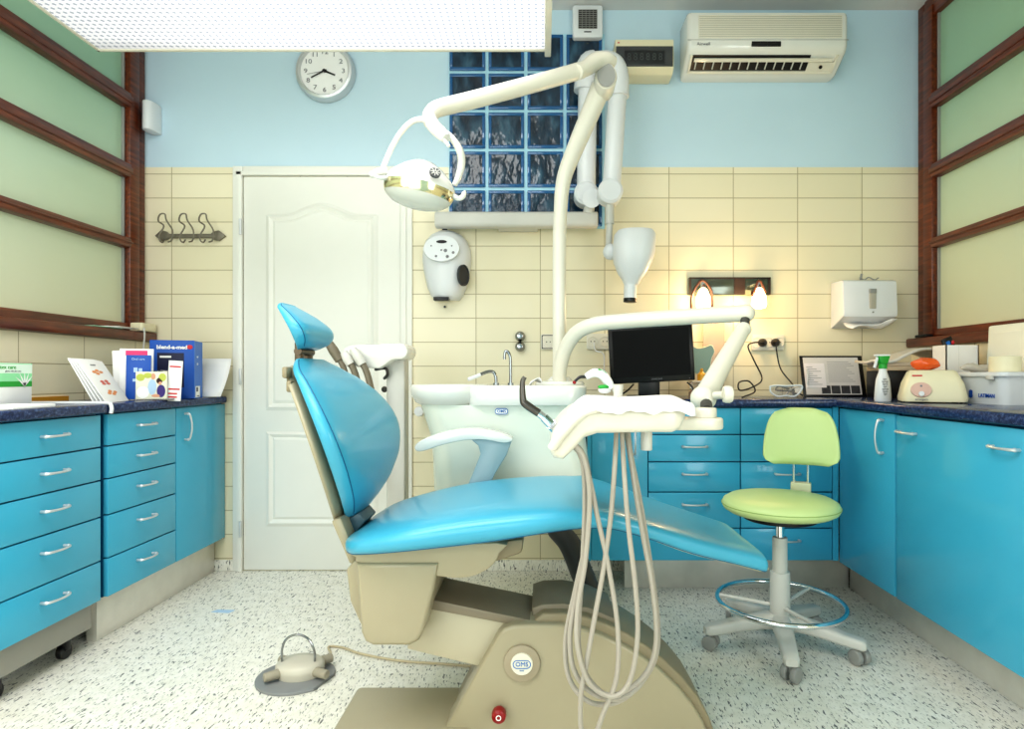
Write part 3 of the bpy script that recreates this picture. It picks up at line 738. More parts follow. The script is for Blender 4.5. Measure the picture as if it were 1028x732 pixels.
m = MB(); b0 = P(498, 386, 2.25); m.tube([P(498, 386, 2.25), P(497.5, 378, 2.25), P(495, 373.5, 2.25), P(489, 373.5, 2.24), P(480, 377, 2.22)], .006, n=12, k=5); m.cyl((b0.x, b0.y, .953), (b0.x, b0.y, .962), .011)
fl = obj('basin_tap', m, STEEL, t); m = MB(); m.tube([P(482, 376.4, 2.223), P(470, 381, 2.2)], .0068, n=12, k=1); obj('tap_spout', m, WHITEP, fl)
m = MB(); m.lathe([(0, .953), (.095, .953), (.097, .958), (.09, .966), (.05, .970), (.036, .985), (0, .985)], M=Matrix.Translation((P(562, 0, 2.36).x + .0, 2.36, 0)), n=40); obj('pole_collar', m, WHITE, t)
# logo plate
lc = P(503.5, 413, 2.125); m = MB(); m.prism(rrect(lc.x, lc.z, .046, .022, .0105), 2.122, 2.131, 'y'); lg = obj('logo_plate', m, LOGOB, t)
m = MB(); m.prism(rrect(lc.x, lc.z, .041, .0165, .008), 2.1205, 2.123, 'y'); ip = obj('logo_inset', m, PAPER, lg)
m = MB(); add_text(m, 'OMS', .0155, (lc.x, 2.120, lc.z), sx=1.0, bold=.0002); obj('logo_text', m, LOGOB, ip)
# pole + curved tray arm root
m = MB(); m.tube([P(561.5, 386, 2.36), P(561.5, 330, 2.36), P(561.5, 260, 2.36), P(562.5, 215, 2.36), P(566, 180, 2.34), P(577, 150, 2.30), P(592, 115, 2.24), P(604, 86, 2.19)], [.0265, .0265, .0265, .0265, .029, .033, .036, .038], n=20, k=6); obj('pole', m, OFFW, t)
m = MB(); m.box(-.09, .02, 2.20, 2.42, .45, .54, .03); m.tube([P(560, 532, 2.15), P(573, 548, 2.08), P(584, 575, 2.0), P(596, 606, 1.89), P(598, 625, 1.84)], [.042, .042, .040, .038, .038], n=16, k=5, flat=.8); obj('support_arm', m, DGREY, t)
m = MB(); a = P(588, 487, 2.12); m.box(a.x - .02, a.x + .012, 2.14, 2.2, a.z - .03, a.z + .02, .004); obj('side_vent', m, GREYP, t)
# assistant holder
dA = 2.36
m = MB(); m.prism(smooth2(pxpoly([(350, 352), (360, 347.5), (385, 346.5), (405, 345.5), (412, 349), (413, 356), (408, 361), (398, 362), (388, 369), (380, 370), (352, 366)], dA), 3), dA - .07, dA + .09, 'y', bev=.01); asst = obj('assistant_holder', m, WHITE, t)
a, b = P(388, 500, dA), P(409, 362, dA)
m = MB(); m.box(a.x, b.x - .008, dA - .01, dA + .07, .40, b.z + .02, .012); obj('holder_post', m, LGREY, t)
m = MB(); m.box(a.x - .02, -.30, dA, dA + .06, .41, .46, .01); obj('post_bracket', m, WHITE, t)
m = MB(); m.tube([P(377, 371, dA), P(387, 370, dA - .03), P(389, 376, dA - .03), P(386, 380, dA)], .006, n=8); m.ell(P(386, 391, dA), .012, .012, .012); obj('holder_clip', m, DGREY, t)
for i, (x0_, y0_, x1_, y1_) in enumerate(((328, 341, 341, 362), (345, 354, 352, 366), (354, 350, 364, 366))):
    tp = thing('suction_handpiece', ['olive suction handpiece hanging nearest the headrest', 'olive suction handpiece in the middle slot of the holder behind the backrest', 'olive suction handpiece in the right slot of the holder behind the backrest'][i], 'handpiece', P(x1_, y1_, 2.27))
    d = 2.26
    m = MB(); m.tube([P(x0_, y0_, d), P((x0_ + x1_) / 2, (y0_ + y1_) / 2, d), P(x1_, y1_, d)], [.014, .019, .017], n=14, k=3); hb = obj('handle_body', m, [HOSED, LGREY, LGREY][i], tp)
    m = MB(); m.tube([P(x1_ - 1, y1_ - 2, d), P(x1_ + 3, y1_ + 5, d), P(x1_ + 7, y1_ + 18, d), P(x1_ + 11, y1_ + 40, d), P(x1_ + 9, y1_ + 70, d), P(x1_ + 12, y1_ + 120, d)], .0125 if i else .011, n=10, k=5); obj('hose', m, HOSED, tp)
# tissue next to the handpiece
m = MB(); rings = []
for i in range(7):
    u = i / 6; rings.append([P(530 + 14 * u, 389 - 9 * math.sin(u * 2.4) * (1 - .4 * v) - 1, 2.2 + .05 * v) + Vector((0, 0, .004 * math.sin(9 * u + 4 * v))) for v in (0, .5, 1)])
m.loft(rings, closed=False); o = obj('tissue', m, PAPER); o.modifiers.new('Solid', 'SOLIDIFY').thickness = .002; tag(o, 'crumpled white tissue on the spittoon unit behind the drill', 'tissue')

# tray arm
t = thing('instrument_tray', 'white dental instrument tray on a jointed arm with hanging hoses', 'instrument tray', P(640, 430, 1.5)); tray = t
m = MB(); m.tube([P(561.5, 389, 2.33), P(562, 372, 2.31), P(567, 352, 2.27), P(578, 335, 2.22), P(596, 326, 2.17), P(625, 322.5, 2.12), P(690, 318, 2.03), P(749, 314.5, 1.95)], [.0275, .027, .027, .027, .027, .027, .0275, .028], n=20, k=6); m.ell(P(749, 314.5, 1.95), .029, .029, .029); obj('upper_arm', m, OFFW, t)
m = MB(); m.cyl(P(748, 320, 1.94), P(748, 329, 1.93), .015, n=18); obj('arm_joint', m, DGREY, t)
m = MB(); m.tube([P(747.5, 329, 1.93), P(736, 348, 1.87), P(722, 372, 1.79), P(711, 392, 1.72), P(707, 400, 1.69)], [.022, .026, .0285, .031, .034], n=20, k=5); m.ell(P(747, 331, 1.925), .0235, .0235, .0235); m.ell(P(706, 400, 1.69), .036, .036, .036); obj('lower_arm', m, OFFW, t)
m = MB(); m.cyl(P(718, 397, 1.66), P(727, 396.5, 1.63), .011, n=14); m.lathe([(0, -.012), (.016, -.012), (.018, -.006), (.018, .006), (.016, .012), (0, .012)], M=Matrix.Translation(P(730.5, 396, 1.63)) @ Matrix.Rotation(PI / 2, 4, 'Y'), n=12, sx=1.3); obj('clamp_knob', m, OFFW, t)
m = MB(); m.cyl(P(709, 406, 1.64), P(710, 413, 1.58), .016, n=16); obj('neck', m, DGREY, t)
a = P(711, 411, 1.5); dT = 1.5
m = MB(); m.cyl((a.x, 1.53, P(0, 420.5, dT).z), (a.x, 1.53, P(0, 410, dT).z), .029, n=28, bev=.004); obj('pivot_cap', m, OFFW, t)
m = MB(); m.prism(rrect((P(640, 0, dT).x + P(729, 0, dT).x) / 2, 1.53, P(729, 0, dT).x - P(640, 0, dT).x, .085, .042, 7), P(0, 432, dT).z, P(0, 420, dT).z, 'z', bev=.006, seg=3); obj('tray_bracket', m, OFFW, t)
# tray body: rounded trough with drooping left nose
zt_, zb_ = .928, .862
def tr_ring(x, zt, zb, y0, y1, n=7):
    return [Vector((x, y, z)) for y, z in rrect((y0 + y1) / 2, (zt + zb) / 2, y1 - y0, zt - zb, min(.024, (zt - zb) * .45), n)]
rings = [tr_ring(.018, .845, .815, 1.345, 1.555), tr_ring(.024, .868, .805, 1.33, 1.575), tr_ring(.045, .893, .803, 1.32, 1.59), tr_ring(.068, .913, .825, 1.315, 1.595), tr_ring(.09, .922, .852, 1.31, 1.60), tr_ring(.12, .928, .862, 1.31, 1.60), tr_ring(.22, .928, .864, 1.31, 1.60), tr_ring(.285, .928, .864, 1.31, 1.60), tr_ring(.302, .927, .870, 1.315, 1.595), tr_ring(.314, .925, .892, 1.325, 1.585)]
m = MB(); m.loft(rings); body = obj('tray_body', m, OFFW, t, smooth=50)
m = MB(); m.tube([Vector((.020, 1.325, .83)), Vector((.045, 1.308, .868)), Vector((.085, 1.302, .906)), Vector((.13, 1.304, .917))], [.011, .012, .010, .004], n=12, k=5); obj('nose_ridge', m, OFFW, body)
m = MB(); m.cyl(P(649, 431, 1.42), P(649, 452, 1.42), .0135, n=20, bev=.002); obj('drain_cup', m, LGREY, t)
# napkin with wavy hem
m = MB(); rows = []
nx, ny = 28, 10
for j in range(ny + 1):
    v = j / ny; row = []
    for i in range(nx + 1):
        u = i / nx; x = (.054 + (.326 - .054) * u) * min(1, v / .75) + (.084 + (.372 - .084) * u) * (1 - min(1, v / .75))
        if v < .75:
            y = 1.63 - (1.63 - 1.302) * (v / .75); z = .9335 + .002 * math.sin(u * 9 + v * 5)
            if v < .15: z += .0
        else:
            w = (v - .75) / .25; y = 1.302 - .006 * w; z = .9335 - .024 * w * (1 + .14 * math.sin(u * 21) + .1 * math.sin(u * 47 + 1))
        if u > .93: z -= .006 * ((u - .93) / .07)
        if u < .1: z -= .022 * ((.1 - u) / .1) ** 1.2
        row.append(Vector((x + (.008 * (v - .5) if u > .9 else 0), y, z)))
    rows.append(row)
m.loft(rows, closed=False); o = obj('paper_napkin', m, PAPER, smooth=180); s = o.modifiers.new('Solid', 'SOLIDIFY'); s.thickness = .0022; s.offset = 1
tag(o, 'white paper napkin spread over the instrument tray', 'napkin')
# hoses
dh = 1.385
H1 = [
 [(575, 446), (584, 454), (590, 470), (592, 500), (589, 540), (578, 590), (568, 640), (571, 680), (590, 704), (616, 706), (640, 690), (658, 660), (660, 620), (652, 560), (642, 500), (634, 460), (629, 430)],
 [(577, 446), (585, 456), (589, 480), (590, 520), (586, 560), (577, 605), (572, 640), (576, 672), (592, 694), (618, 702), (642, 688), (657, 655), (658, 610), (648, 550), (638, 490), (632, 455), (628, 430)],
 [(574, 446), (582, 456), (586, 474), (587, 510), (585, 560), (582, 610), (581, 650), (590, 680), (610, 698), (634, 690), (652, 670), (659, 640), (655, 590), (646, 540), (636, 480), (630, 430)],
 [(576, 447), (586, 460), (594, 490), (600, 520), (611, 570), (620, 630), (619, 680), (606, 715), (594, 745), (584, 735), (583, 700), (588, 670), (597, 620), (606, 570), (613, 520), (617, 470), (619, 430)],
 [(578, 447), (587, 462), (592, 500), (588, 560), (580, 610), (580, 650), (592, 686), (615, 699), (632, 684), (640, 640), (638, 590), (631, 530), (627, 480), (624, 430)],
]
for i, pl in enumerate(H1):
    m = MB(); pts = []
    for k_, (x, y) in enumerate(pl):
        dd = dh - .012 * i + (.05 if y < 440 else 0) + .006 * math.sin(k_ * 1.3 + i)
        pts.append(P(x, y, dd))
    m.tube(pts, .0058, n=10, k=6); obj('hose', m, HOSE, t)
# handpiece in nose
tp = thing('dental_drill', 'chrome and dark grey dental handpiece leaning out of the instrument tray', 'handpiece', P(555, 430, 1.42)); d = 1.40
m = MB(); m.tube([P(527, 378.5, d), P(524.5, 384, d), P(525, 401, d), P(528, 406, d), P(541, 415, d)], [.005, .006, .008, .0095, .0095], n=14, k=5); obj('drill_head', m, mat('gunmetal', (92, 88, 84), .3, .8), tp)
m = MB(); m.tube([P(540, 414.5, d), P(546, 419, d)], [.0085, .0085], n=16, k=1); m.tube([P(546, 419, d), P(553, 426, d)], [.0105, .011], n=16, k=1); m.tube([P(553, 426, d), P(558, 431, d + .02)], [.0125, .0125], n=16, k=1); obj('grip', m, CHROME, tp)
# cup + curing light on tray
c = P(620.5, 398, 1.53); m = MB(); m.lathe([(0, 0), (.0115, 0), (.0135, .03), (.0125, .03), (.0105, .003), (0, .003)], M=Matrix.Translation((c.x, 1.53, .937)), n=24)
tag(obj('medicine_cup', m, mat('frosted_cup', (232, 230, 218), .3, trans=.3)), 'small translucent cup standing on the tray napkin', 'cup')
tp = thing('curing_light', 'white and green curing light gun with dark tip behind the tray', 'curing light', (P(606, 0, 1.58).x, 1.58, .937)); d = 1.585
m = MB(); m.tube([P(588, 378.5, d), P(596, 374.5, d), P(604, 376, d), P(610, 383, d), P(613.5, 390, d)], [.008, .0115, .0125, .0125, .011], n=16, k=5); m.ell(P(607, 391.5, d), .017, .014, .010); gb = obj('gun_body', m, WHITEP, tp)
m = MB(); m.tube([P(600, 371.8, d - .004), P(606, 374.5, d - .004), P(609, 378, d - .004)], .0055, n=10, k=4); m.ell(P(606, 388.5, d - .006), .0155, .009, .006); obj('green_accent', m, GREEN, gb)
m = MB(); m.tube([P(589, 378.2, d), P(582, 378.8, d), P(577, 383, d)], [.0045, .004, .0035], n=10, k=4); tpz = obj('light_tip', m, DARK, tp); m = MB(); m.ell(P(576.6, 384, d), .005, .005, .005, n=12); obj('tip_cap', m, RED, tpz)

# ------------------------------------------------------------------ operating lamp
t = thing('operating_lamp', 'white dental operating lamp with bail yoke on an overhead arm', 'dental lamp', P(604, 85, 2.19))
m = MB(); c = P(607, 83, 2.17); m.lathe([(0, -.05), (.040, -.05), (.044, -.04), (.044, .04), (.040, .05), (0, .052)], M=Matrix.Translation(c) @ FACE, n=32, sx=.9, sy=1.15); kn = obj('elbow', m, OFFW, t)
m = MB(); m.lathe([(0, .051), (.035, .051), (.036, .056), (0, .058)], M=Matrix.Translation(c) @ FACE, n=32, sx=.9, sy=1.15); obj('elbow_cap', m, GREYP, kn)
m = MB(); m.cyl(P(607, 74, 2.17), P(607, 66, 2.16), .030, n=24); obj('swivel', m, GREYP, t)
m = MB(); m.tube([P(612, 64, 2.16), P(606, 61.5, 2.14), P(597, 62.5, 2.12), P(588, 68.5, 2.09), P(578, 73, 2.06)], [.036, .04, .041, .036, .034], n=18, k=5, flat=.75); obj('elbow_bracket', m, OFFW, t)
m = MB(); m.tube([P(584, 70.5, 2.08), P(540, 83, 2.0), P(480, 99, 1.90), P(445, 107.5, 1.84), P(436, 111, 1.82), P(431.5, 117, 1.81), P(432.5, 124, 1.80)], [.028, .0275, .027, .0255, .0245, .023, .021], n=20, k=6); obj('spring_arm', m, OFFW, t)
d = 1.80
m = MB(); m.tube([P(431, 118, d), P(435, 126, d), P(443, 134, d - .02), P(448, 139, d - .03)], [.021, .021, .020, .015], n=18, k=5); m.tube([P(444, 138, d - .03), P(451, 147, d - .035)], [.006, .005], n=8, k=1); obj('yoke_joint', m, WHITE, t)
m = MB(); m.tube([P(437, 127, d), P(427, 120.5, d), P(415, 121.5, d - .01), P(404, 131, d - .02), P(394, 147, d - .03), P(386, 165, d - .03), P(384.5, 170, d - .03)], [.009, .009, .0085, .008, .008, .008, .008], n=12, k=5); m.tube([P(442, 130, d), P(452, 137, d), P(461, 150, d + .0), P(463.5, 163, d + .02), P(460, 178, d + .03), P(456, 186, d + .03)], [.009, .010, .0115, .012, .010, .008], n=12, k=5, flat=1.0); obj('yoke', m, WHITE, t)
hc = P(421.5, 187, d); Rt = Matrix.Translation(hc) @ Matrix.Rotation(math.radians(11), 4, 'Y')
def dome(m, prof, sy): m.lathe(prof, M=Rt, n=40, sy=sy)
m = MB(); dome(m, [(.106, -.006), (.108, .0), (.103, .012), (.086, .034), (.060, .056), (.032, .072), (.0, .077)], .82); sh = obj('lamp_shell', m, WHITE, t, smooth=60)
m = MB(); dome(m, [(.1045, -.007), (.1065, -.004), (.1055, -.020), (.100, -.034), (.098, -.034), (.096, -.010), (.078, .016), (.045, .030), (0, .036), (0, .038), (.05, .034), (.084, .018), (.1045, -.007)], .82); obj('reflector', m, GOLD, t, smooth=60)
m = MB(); dome(m, [(.1005, -.033), (.094, -.042), (.076, -.055), (.046, -.064), (0, -.067), (0, -.0655), (.046, -.0625), (.075, -.0535), (.0925, -.041), (.099, -.033)], .82); obj('front_lens', m, LENS, t, smooth=60)
m = MB(); m.tube([Rt @ Vector((-.03 + .045 * i / 8, -.0, .01 - .06 * i / 8)) for i in range(3)], .008, n=12, k=1); m.cyl(Rt @ Vector((-.02, 0, .032)), Rt @ Vector((-.02, 0, -.01)), .012, n=16); obj('lamp_socket', m, LGREY, t)
vc = P(436.5, 174.5, d - .083); m = MB(); tm = Matrix.Translation(vc) @ Matrix.Rotation(math.radians(-30), 4, 'X') @ Matrix.Rotation(math.radians(20), 4, 'Z') @ FACE
m.lathe([(0, 0), (.016, 0), (.0165, .006), (0, .007)], M=tm, n=24, sy=1.1); vn = obj('vent', m, mat('dark_vent', (70, 72, 74), .4), sh)
m = MB()
for k_ in range(8):
    a = k_ * PI / 4; m.box(-.0012, .0012, .003, .014, .006, .0085, M=tm @ Matrix.Rotation(a, 4, 'Z'))
obj('vent_spoke', m, LGREY, vn)
m = MB(); m.tube([P(388.5, 171, d - .05), P(380, 172.5, d - .055), P(373.5, 175.5, d - .06), P(371.5, 176.5, d - .06)], [.010, .011, .010, .006], n=12, k=4); m.tube([P(373, 175.5, d - .06), P(382, 178.5, d - .06), P(392, 178, d - .04)], [.005, .006, .008], n=10, k=4); obj('grip', m, WHITE, t)
m = MB(); m.tube([P(452, 194, d), P(459, 199, d - .01), P(464, 198, d - .02), P(466, 194, d - .02), P(465.5, 192.5, d - .02)], [.007, .0075, .008, .007, .007], n=10, k=4); obj('grip', m, WHITE, t)

# ------------------------------------------------------------------ dental chair
YM = 1.735
t = thing('dental_chair', 'turquoise upholstered dental chair on a beige base', 'dental chair', (0, YM, 0))
def interp(tab, u):
    for (a, va), (b, vb) in zip(tab, tab[1:]):
        if u <= b:
            s = (u - a) / (b - a); return va + (vb - va) * s
    return tab[-1][1]
def smint(tab, u):                                    # catmull-rom through a table
    n = len(tab)
    for i in range(n - 1):
        if u <= tab[i + 1][0] or i == n - 2:
            x0, x1 = tab[i][0], tab[i + 1][0]; s = (u - x0) / (x1 - x0)
            b, c = tab[i][1], tab[i + 1][1]
            a = tab[i - 1][1] if i > 0 else 2 * b - c
            d = tab[i + 2][1] if i + 2 < n else 2 * c - b
            return .5 * ((2 * b) + (c - a) * s + (2 * a - 5 * b + 4 * c - d) * s * s + (3 * b - a - 3 * c + d) * s ** 3)
def pad(B, T, wt, th, skew=0, n=26, nr=36, e=.55, bulge=None, backflat=.35):
    """pillow lofted from B to T (x,z of the rear plane); wt half widths, th thicknesses along it"""
    B, T = Vector((B[0], 0, B[1])), Vector((T[0], 0, T[1])); ax = (T - B).normalized(); nr_ = Vector((ax.z, 0, -ax.x))
    if nr_.x < 0: nr_ = -nr_
    rings = []
    for i in range(n + 1):
        u = .5 - .5 * math.cos(PI * i / n); w = max(.004, smint(wt, u)); h = max(.004, smint(th, u)); c = B + (T - B) * u
        if bulge: c = c + nr_ * smint(bulge, u)
        ring = []
        for j in range(nr):
            a = 2 * PI * j / nr; ca, sa = math.cos(a), math.sin(a)
            yy = w * math.copysign(abs(ca) ** e, ca); q = math.copysign(abs(sa) ** (.7 if sa > 0 else .5), sa)
            off = h * (.5 + .5 * q)
            if sa > 0: off -= .0
            p = c + nr_ * off; ring.append(Vector((p.x + skew * yy, YM + yy, p.z)))
        rings.append(ring)
    return rings
def edgepad(top, bot, wt, th, skew, n=30, nr=40, ey=.36, back=0.0, corner=9):
    """pillow whose near rear edge runs along the line top->bot (seen from the front) with half widths wt; u = 0 at the bottom"""
    rings = []
    for i in range(n + 1):
        u = .5 - .5 * math.cos(PI * i / n); w = max(.004, smint(wt, u)); h = max(.004, smint(th, u))
        px = bot[0] + (top[0] - bot[0]) * u + corner * max(0, (u - .90) / .10) ** 2; py = bot[1] + (top[1] - bot[1]) * u
        e = P(px, py, YM - w); cx = e.x + skew * w - back; cz = e.z
        ring = []
        for j in range(nr):
            a = 2 * PI * j / nr; ca, sa = math.cos(a), math.sin(a)
            yy = w * math.copysign(abs(ca) ** ey, ca); q = math.copysign(abs(sa) ** (.62 if sa > 0 else .4), sa)
            off = h * (.5 + .5 * q); ring.append(Vector((cx + off * .95 + skew * yy, YM + yy, cz + off * .30)))
        rings.append(ring)
    return rings
wt = [(0, .055), (.04, .10), (.12, .165), (.25, .228), (.42, .268), (.58, .272), (.74, .245), (.87, .195), (.95, .14), (1, .085)]
th = [(0, .035), (.08, .050), (.25, .056), (.45, .054), (.65, .046), (.85, .034), (.95, .024), (1, .014)]
rg = edgepad((287, 361), (345, 521), wt, th, .055)
m = MB(); m.loft(rg); back = obj('backrest', m, VINYL, t, smooth=180)
def seamline(rg, idx, r=.0018, lo=2, hi=-2):
    return MB().tube([Vector(rr_[idx]) for rr_ in rg[lo:hi]], r, n=6, k=2)
obj('seam', seamline(rg, 17, .0018), SEAM, back)
rg2 = edgepad((281, 368), (335, 527), [(u, w * .93) for u, w in wt], [(0, .018), (.5, .022), (1, .016)], .07)
m = MB(); m.loft(rg2); obj('backrest_shell', m, BEIGE, t, smooth=60)
m = MB(); m.prism(pxpoly([(336, 520), (346, 516), (353, 534), (363, 559), (355, 564)], 1.66), YM - .11, YM + .11, 'y', bev=.008); obj('backrest_bracket', m, BEIGE, t)
m = MB(); m.prism(pxpoly([(349, 521), (361, 514), (368, 522), (357, 535)], 1.69), YM - .055, YM + .055, 'y', bev=.004); obj('hinge_block', m, mat('steel_blue_hinge', (70, 96, 106), .4), t)
# headrest
hw = [(0, .06), (.08, .085), (.25, .108), (.5, .114), (.75, .096), (.92, .07), (1, .045)]
hth = [(0, .028), (.15, .042), (.4, .046), (.7, .034), (.9, .022), (1, .012)]
rg3 = edgepad((275, 305), (297, 351), hw, hth, .04, n=22, corner=4)
m = MB(); m.loft(rg3); hr = obj('headrest', m, VINYL, t, smooth=180)
obj('seam', seamline(rg3, 17, .0014), SEAM, hr)
m = MB(); m.box(-.70, -.680, YM - .045, YM - .02, 1.0, 1.085, .004); m.box(-.70, -.680, YM + .02, YM + .045, 1.0, 1.085, .004); m.cyl((-.688, YM - .05, 1.058), (-.688, YM + .05, 1.058), .011, n=14); obj('headrest_bracket', m, mat('brown_steel', (92, 80, 66), .35, .6), t)
for py in (374, 388):
    c = P(288 + (py - 374) * .3, py, 1.58); m = MB(); m.box(c.x - .006, c.x + .008, 1.56, 1.60, c.z - .015, c.z + .015, .005); obj('shell_clip', m, BEIGED, t)
# seat and leg rest: section (X, top, bottom, halfwidth)
sec = [(-.534, .548, .530, .06), (-.527, .560, .520, .13), (-.503, .576, .517, .19), (-.46, .597, .524, .24), (-.36, .625, .536, .274), (-.24, .652, .548, .284), (-.12, .668, .562, .284), (0, .675, .583, .281), (.09, .674, .597, .276), (.16, .662, .602, .268), (.26, .630, .574, .252), (.38, .590, .528, .23), (.49, .556, .497, .208), (.560, .535, .476, .194), (.578, .526, .472, .188), (.584, .514, .480, .178)]
def secring(x, zt, zb, w, nr=40):
    ring = []
    h = zt - zb
    for j in range(nr):
        a = 2 * PI * j / nr; ca, sa = math.cos(a), math.sin(a)
        y = w * math.copysign(abs(ca) ** (.6 if x < .12 else .45), ca); z = (zt + zb) / 2 + h / 2 * math.copysign(abs(sa) ** (.74 if x < .12 else .62), sa)
        if sa > 0: z -= .010 * (1 - (y / w) ** 2) if x < .1 else .004 * (1 - (y / w) ** 2)
        ring.append(Vector((x, YM + y, z)))
    return ring
cols = list(zip(*[[Vector((s[0], s[1], 0)), Vector((s[2], s[3], 0))] for s in sec]))
A = catmull(cols[0], 4); Bq = catmull(cols[1], 4)
srg = [secring(a.x, a.y, b.x, b.y) for a, b in zip(A, Bq)]
m = MB(); m.loft(srg); seat = obj('seat', m, VINYL, t, smooth=180)
obj('seam', MB().tube([Vector(r[23]) for r in srg[3:-3]], .0016, n=6, k=1), SEAM, seat)
m = MB(); m.tube([Vector(r[26]) + Vector((0, -.001, 0)) for r in srg[-24:-2]], .0025, n=6, k=1); m.tube([Vector(v) for v in srg[-2][21:40]], .0022, n=6, k=1); obj('piping', m, mat('cream_piping', (226, 218, 170), .5), seat)
# clear plastic foot protector edge
# armrest on the far side
dA2 = 2.03
m = MB(); m.prism(smooth2(pxpoly([(418, 447.5), (424, 441.5), (440, 435), (460, 431), (480, 430), (500, 433), (513, 438), (514.5, 442), (506, 444), (488, 441), (466, 441.5), (445, 446), (428, 451.5), (420, 452)], dA2), 3), dA2 - .03, dA2 + .035, 'y', bev=.006); ar = obj('armrest', m, WHITE, t)
m = MB(); m.prism(pxpoly([(474, 441), (500, 440), (514, 442), (509, 456), (498, 474), (488, 494), (484, 520), (456, 520), (468, 492), (477, 470), (483, 455), (481, 447)], dA2), dA2 - .022, dA2 + .028, 'y', bev=.004); obj('armrest_support', m, mat('blue_grey_support', (142, 164, 170), .35), ar)
# under-seat housings
m = MB(); m.prism(smooth2(pxpoly([(357, 560), (365, 553), (498, 545), (501, 556), (492, 570), (470, 580), (440, 579), (400, 571), (362, 566)], 1.56), 3), 1.56, 1.93, 'y', bev=.012, seg=3); obj('seat_carrier', m, BEIGE, t)
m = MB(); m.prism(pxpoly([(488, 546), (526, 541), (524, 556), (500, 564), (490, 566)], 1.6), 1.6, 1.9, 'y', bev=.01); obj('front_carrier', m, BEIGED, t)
m = MB(); m.prism(pxpoly([(357, 566), (440, 566), (436, 590), (425, 634), (420, 644), (411, 649), (374, 649), (366, 645), (362, 636)], 1.55), 1.55, 1.92, 'y', bev=.012, seg=3); obj('lift_housing', m, BEIGE, t)
m = MB(); m.prism(pxpoly([(347, 572), (357, 562), (366, 566), (374, 642), (368, 642), (351, 604)], 1.60), 1.60, 1.90, 'y', bev=.008); obj('rear_cover', m, BEIGE, t)
# link arm
m = MB(); m.prism(pxpoly([(424, 607), (500, 619), (552, 630), (550, 680), (490, 672), (408, 652)], 1.64), 1.64, 1.80, 'y', bev=.006); obj('link_arm', m, mat('beige_link', (190, 182, 158), .35, coat=.15, var=.04), t)
m = MB(); m.prism(pxpoly([(428, 601), (548, 626), (548, 634), (426, 611)], 1.63), 1.63, 1.815, 'y', bev=.003); obj('link_cover', m, ARMTOP, t)
# base
bp = [(-.285, .004), (-.12, .298), (-.105, .315), (-.08, .324), (-.03, .326), (.05, .325), (.10, .316), (.16, .297), (.21, .274), (.26, .244), (.31, .207), (.36, .160), (.40, .112), (.43, .062), (.452, .004)]
m = MB(); m.prism(bp, 1.60, 1.70, 'y', bev=.010, seg=3); bc_ = obj('base_cover', m, BEIGE, t)
bp2 = [(-.26, .004), (-.02, .33), (.0, .345), (.055, .346), (.12, .336), (.18, .314), (.23, .29), (.28, .258), (.33, .219), (.38, .170), (.42, .12), (.45, .066), (.472, .004)]
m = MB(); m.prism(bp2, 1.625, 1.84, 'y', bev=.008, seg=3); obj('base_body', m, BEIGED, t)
m = MB(); m.prism([(-.03, .30), (-.03, .347), (.0, .358), (.06, .360), (.13, .348), (.2, .318), (.2, .29)], 1.66, 1.86, 'y', bev=.008); obj('base_hump', m, ARMTOP, t)
m = MB(); m.box(-.56, -.19, 1.40, 1.815, 0, .052, .014, 3); obj('base_plate', m, BEIGE, t)
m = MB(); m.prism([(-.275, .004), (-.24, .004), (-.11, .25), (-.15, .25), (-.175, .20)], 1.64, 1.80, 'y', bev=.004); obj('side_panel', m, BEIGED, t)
lc = P(524, 665, 1.6)
m = MB(); m.lathe([(0, 0), (.049, 0), (.048, .009), (.046, .010), (0, .010)], M=Matrix.Translation((lc.x, 1.601, lc.z)) @ FACE, n=40); pv = obj('pivot_cap', m, mat('taupe_cap', (164, 152, 130), .4), t)
m = MB(); m.lathe([(0, .010), (.0295, .010), (.0285, .0135), (0, .0135)], M=Matrix.Translation((lc.x, 1.601, lc.z)) @ FACE, n=36); badge = obj('badge', m, mat('badge_cream', (226, 222, 206), .4), pv)
m = MB(); yy = 1.601 - .0142
ring_strip(m, rrect(lc.x, lc.z, .048, .023, .0112), rrect(lc.x, lc.z, .0435, .0185, .009), yy, yy); add_text(m, 'OMS', .0165, (lc.x, yy, lc.z)); add_text(m, 'dental', .005, (lc.x, yy, lc.z - .016)); obj('badge_logo', m, LOGOB, badge)
kc = P(501.5, 713, 1.6); m = MB(); m.lathe([(0, 0), (.011, 0), (.012, .01), (.018, .012), (.0195, .022), (.018, .034), (.013, .038), (0, .039)], M=Matrix.Translation((kc.x, 1.601, kc.z)) @ FACE, n=28); kb = obj('emergency_knob', m, RED, t)
m = MB(); m.tube([(kc.x + .006 * math.cos(a), 1.601 - .0392, kc.z + .006 * math.sin(a)) for a in [2 * PI * j / 20 for j in range(21)]], .0014, n=6, k=1); obj('knob_ring', m, PAPER, kb)

